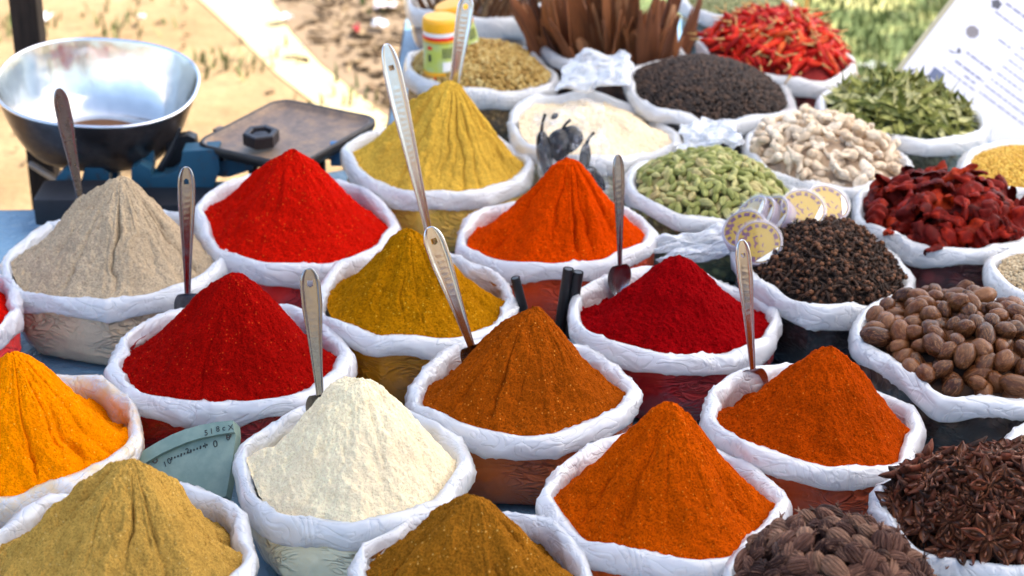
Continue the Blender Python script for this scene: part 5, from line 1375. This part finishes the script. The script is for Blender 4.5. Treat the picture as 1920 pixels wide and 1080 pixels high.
def tin_meshes(r=.042, t=.030):
    case = autosmooth(MB().lathe([(.0005, 0), (r * .92, 0), (r, .003), (r, t - .002), (r * .97, t), (r * .9, t)], 48).mesh('case', CASE), 50)
    lid = autosmooth(MB().lathe([(r * .9, t + .0006), (r * 1.02, t + .0006), (r * 1.02, t + .005), (r * .96, t + .0065), (r * .6, t + .0075), (.0005, t + .008)], 48).mesh('lid', LIDM), 60)
    lb = MB(); lb.lathe([(r * .88, t - .002), (r * .88, t - .001), (.0005, t - .001)], 48, 0)
    lab = lb.mesh('label', YLB)
    pr = MB(); z = t - .0004
    for i in range(14):
        a = 2 * PI * i / 14; Mz = Matrix.Rotation(a, 4, 'Z'); pr.box((r * .74, 0, z), (r * .16, r * (.14 + .10 * (i % 2)), .0006), 0, Mz)
    if False: pr.prism([(r * .42 * (.6 + .5 * abs(math.cos(k * 2.1))) * math.cos(k * PI / 6), r * .42 * (.6 + .5 * abs(math.cos(k * 2.1))) * math.sin(k * PI / 6)) for k in range(12)], z - .0003, z + .0003)
    prm = pr.mesh('emblem', PUR)
    sv = MB()
    sv.prism([(r * .84 * math.cos(a), r * .84 * math.sin(a)) for a in np.linspace(-.75, .75, 14)] , z - .0004, z + .0006)  # glare on the tin painted as a pale patch
    return case, lid, lab, prm, sv.mesh('glare_patch', GLR)
TM = tin_meshes()
def tin(px, py, z, n, spin, label):
    root = empty('round_tin', at_z(px, py, z), label, 'tin', 'round clear lidded tins')
    n = Vector(n).normalized(); q = n.to_track_quat('Z', 'Y'); root.rotation_euler = (q.to_matrix() @ Matrix.Rotation(spin, 3, 'Z')).to_euler()
    add('case', TM[0], root); add('lid', TM[1], root); lb = add('label', TM[2], root); add('emblem', TM[3], lb); add('glare_patch', TM[4], lb)
tin(1542, 398, .715, (.25, -.45, .85), -.5, 'round tin farthest right of the tins, partly behind the largest looking one')
tin(1500, 407, .722, (.1, -.55, .83), -.6, 'round tin facing up at the middle, largest looking of the tins')
tin(1466, 418, .712, (-.75, -.35, .6), -.2, 'round tin on edge just left of the largest looking one')
tin(1443, 420, .708, (-.75, -.25, .6), .3, 'round tin on edge between the two leftmost stacks')
tin(1424, 418, .706, (-.7, -.1, .7), .8, 'round tin farthest back on edge in the row of tins')
tin(1403, 446, .700, (-.35, -.5, .8), -.4, 'leftmost round tin resting on the clove sack rim')
tin(1424, 464, .702, (-.15, -.75, .66), -.9, 'nearest round tin, tilted forward against the clove rim by the slim spoon')
# small gold and black thing
gb = at_y(1832, 524, 3.22)
root = empty('trinket', gb, 'small gold clip with a black dome between mace and nutmeg sacks', 'trinket')
mb = MB(); mb.box((0, 0, 0), (.034, .022, .010), bev=.002); mb.box((-.014, -.003, .006), (.006, .018, .014), bev=.001); mb.box((.014, -.003, .006), (.006, .018, .014), bev=.001)
add('clip', mb.mesh('clip', simple('gold_plastic', (0.72, 0.44, 0.03), .3, var=.1)), root)
V, F, _, _ = uvs(16, 12); add('dome', mesh_np('dome', V * np.array([.009, .009, .008]) + np.array([0, 0, .007]), F, BLK), root)

# ------------------------------------------------------------------ light
w_ = bpy.data.worlds.new("World"); scene.world = w_; w_.use_nodes = True
nt = w_.node_tree; bg = nt.nodes['Background']; sky = nt.nodes.new('ShaderNodeTexSky'); sky.sky_type = 'NISHITA'
EL, AZM = math.radians(46), math.radians(62)
sky.sun_disc = False; sky.sun_elevation = EL; sky.sun_rotation = AZM; sky.dust_density = 3.0
nt.links.new(sky.outputs[0], bg.inputs[0]); bg.inputs[1].default_value = 0.15
sl = bpy.data.lights.new('sun', 'SUN'); sl.energy = 4.2; sl.angle = math.radians(0.5); sl.color = (1.0, 0.95, 0.87)
so = bpy.data.objects.new('sun', sl); COL.objects.link(so)
d = Vector((math.sin(AZM) * math.cos(EL), math.cos(AZM) * math.cos(EL), math.sin(EL)))
so.rotation_euler = d.to_track_quat('Z', 'Y').to_euler(); so.location = d * 20

vs = scene.view_settings
scene.display_settings.display_device = 'sRGB'
vs.view_transform = 'Standard'; vs.look = 'None'; vs.gamma = 1; vs.use_curve_mapping = False
vs.exposure = 1.80
cy = scene.cycles
cy.use_denoising = True
cy.max_bounces = 8; cy.diffuse_bounces = 4; cy.transparent_max_bounces = 12
cy.caustics_reflective = False; cy.caustics_refractive = False
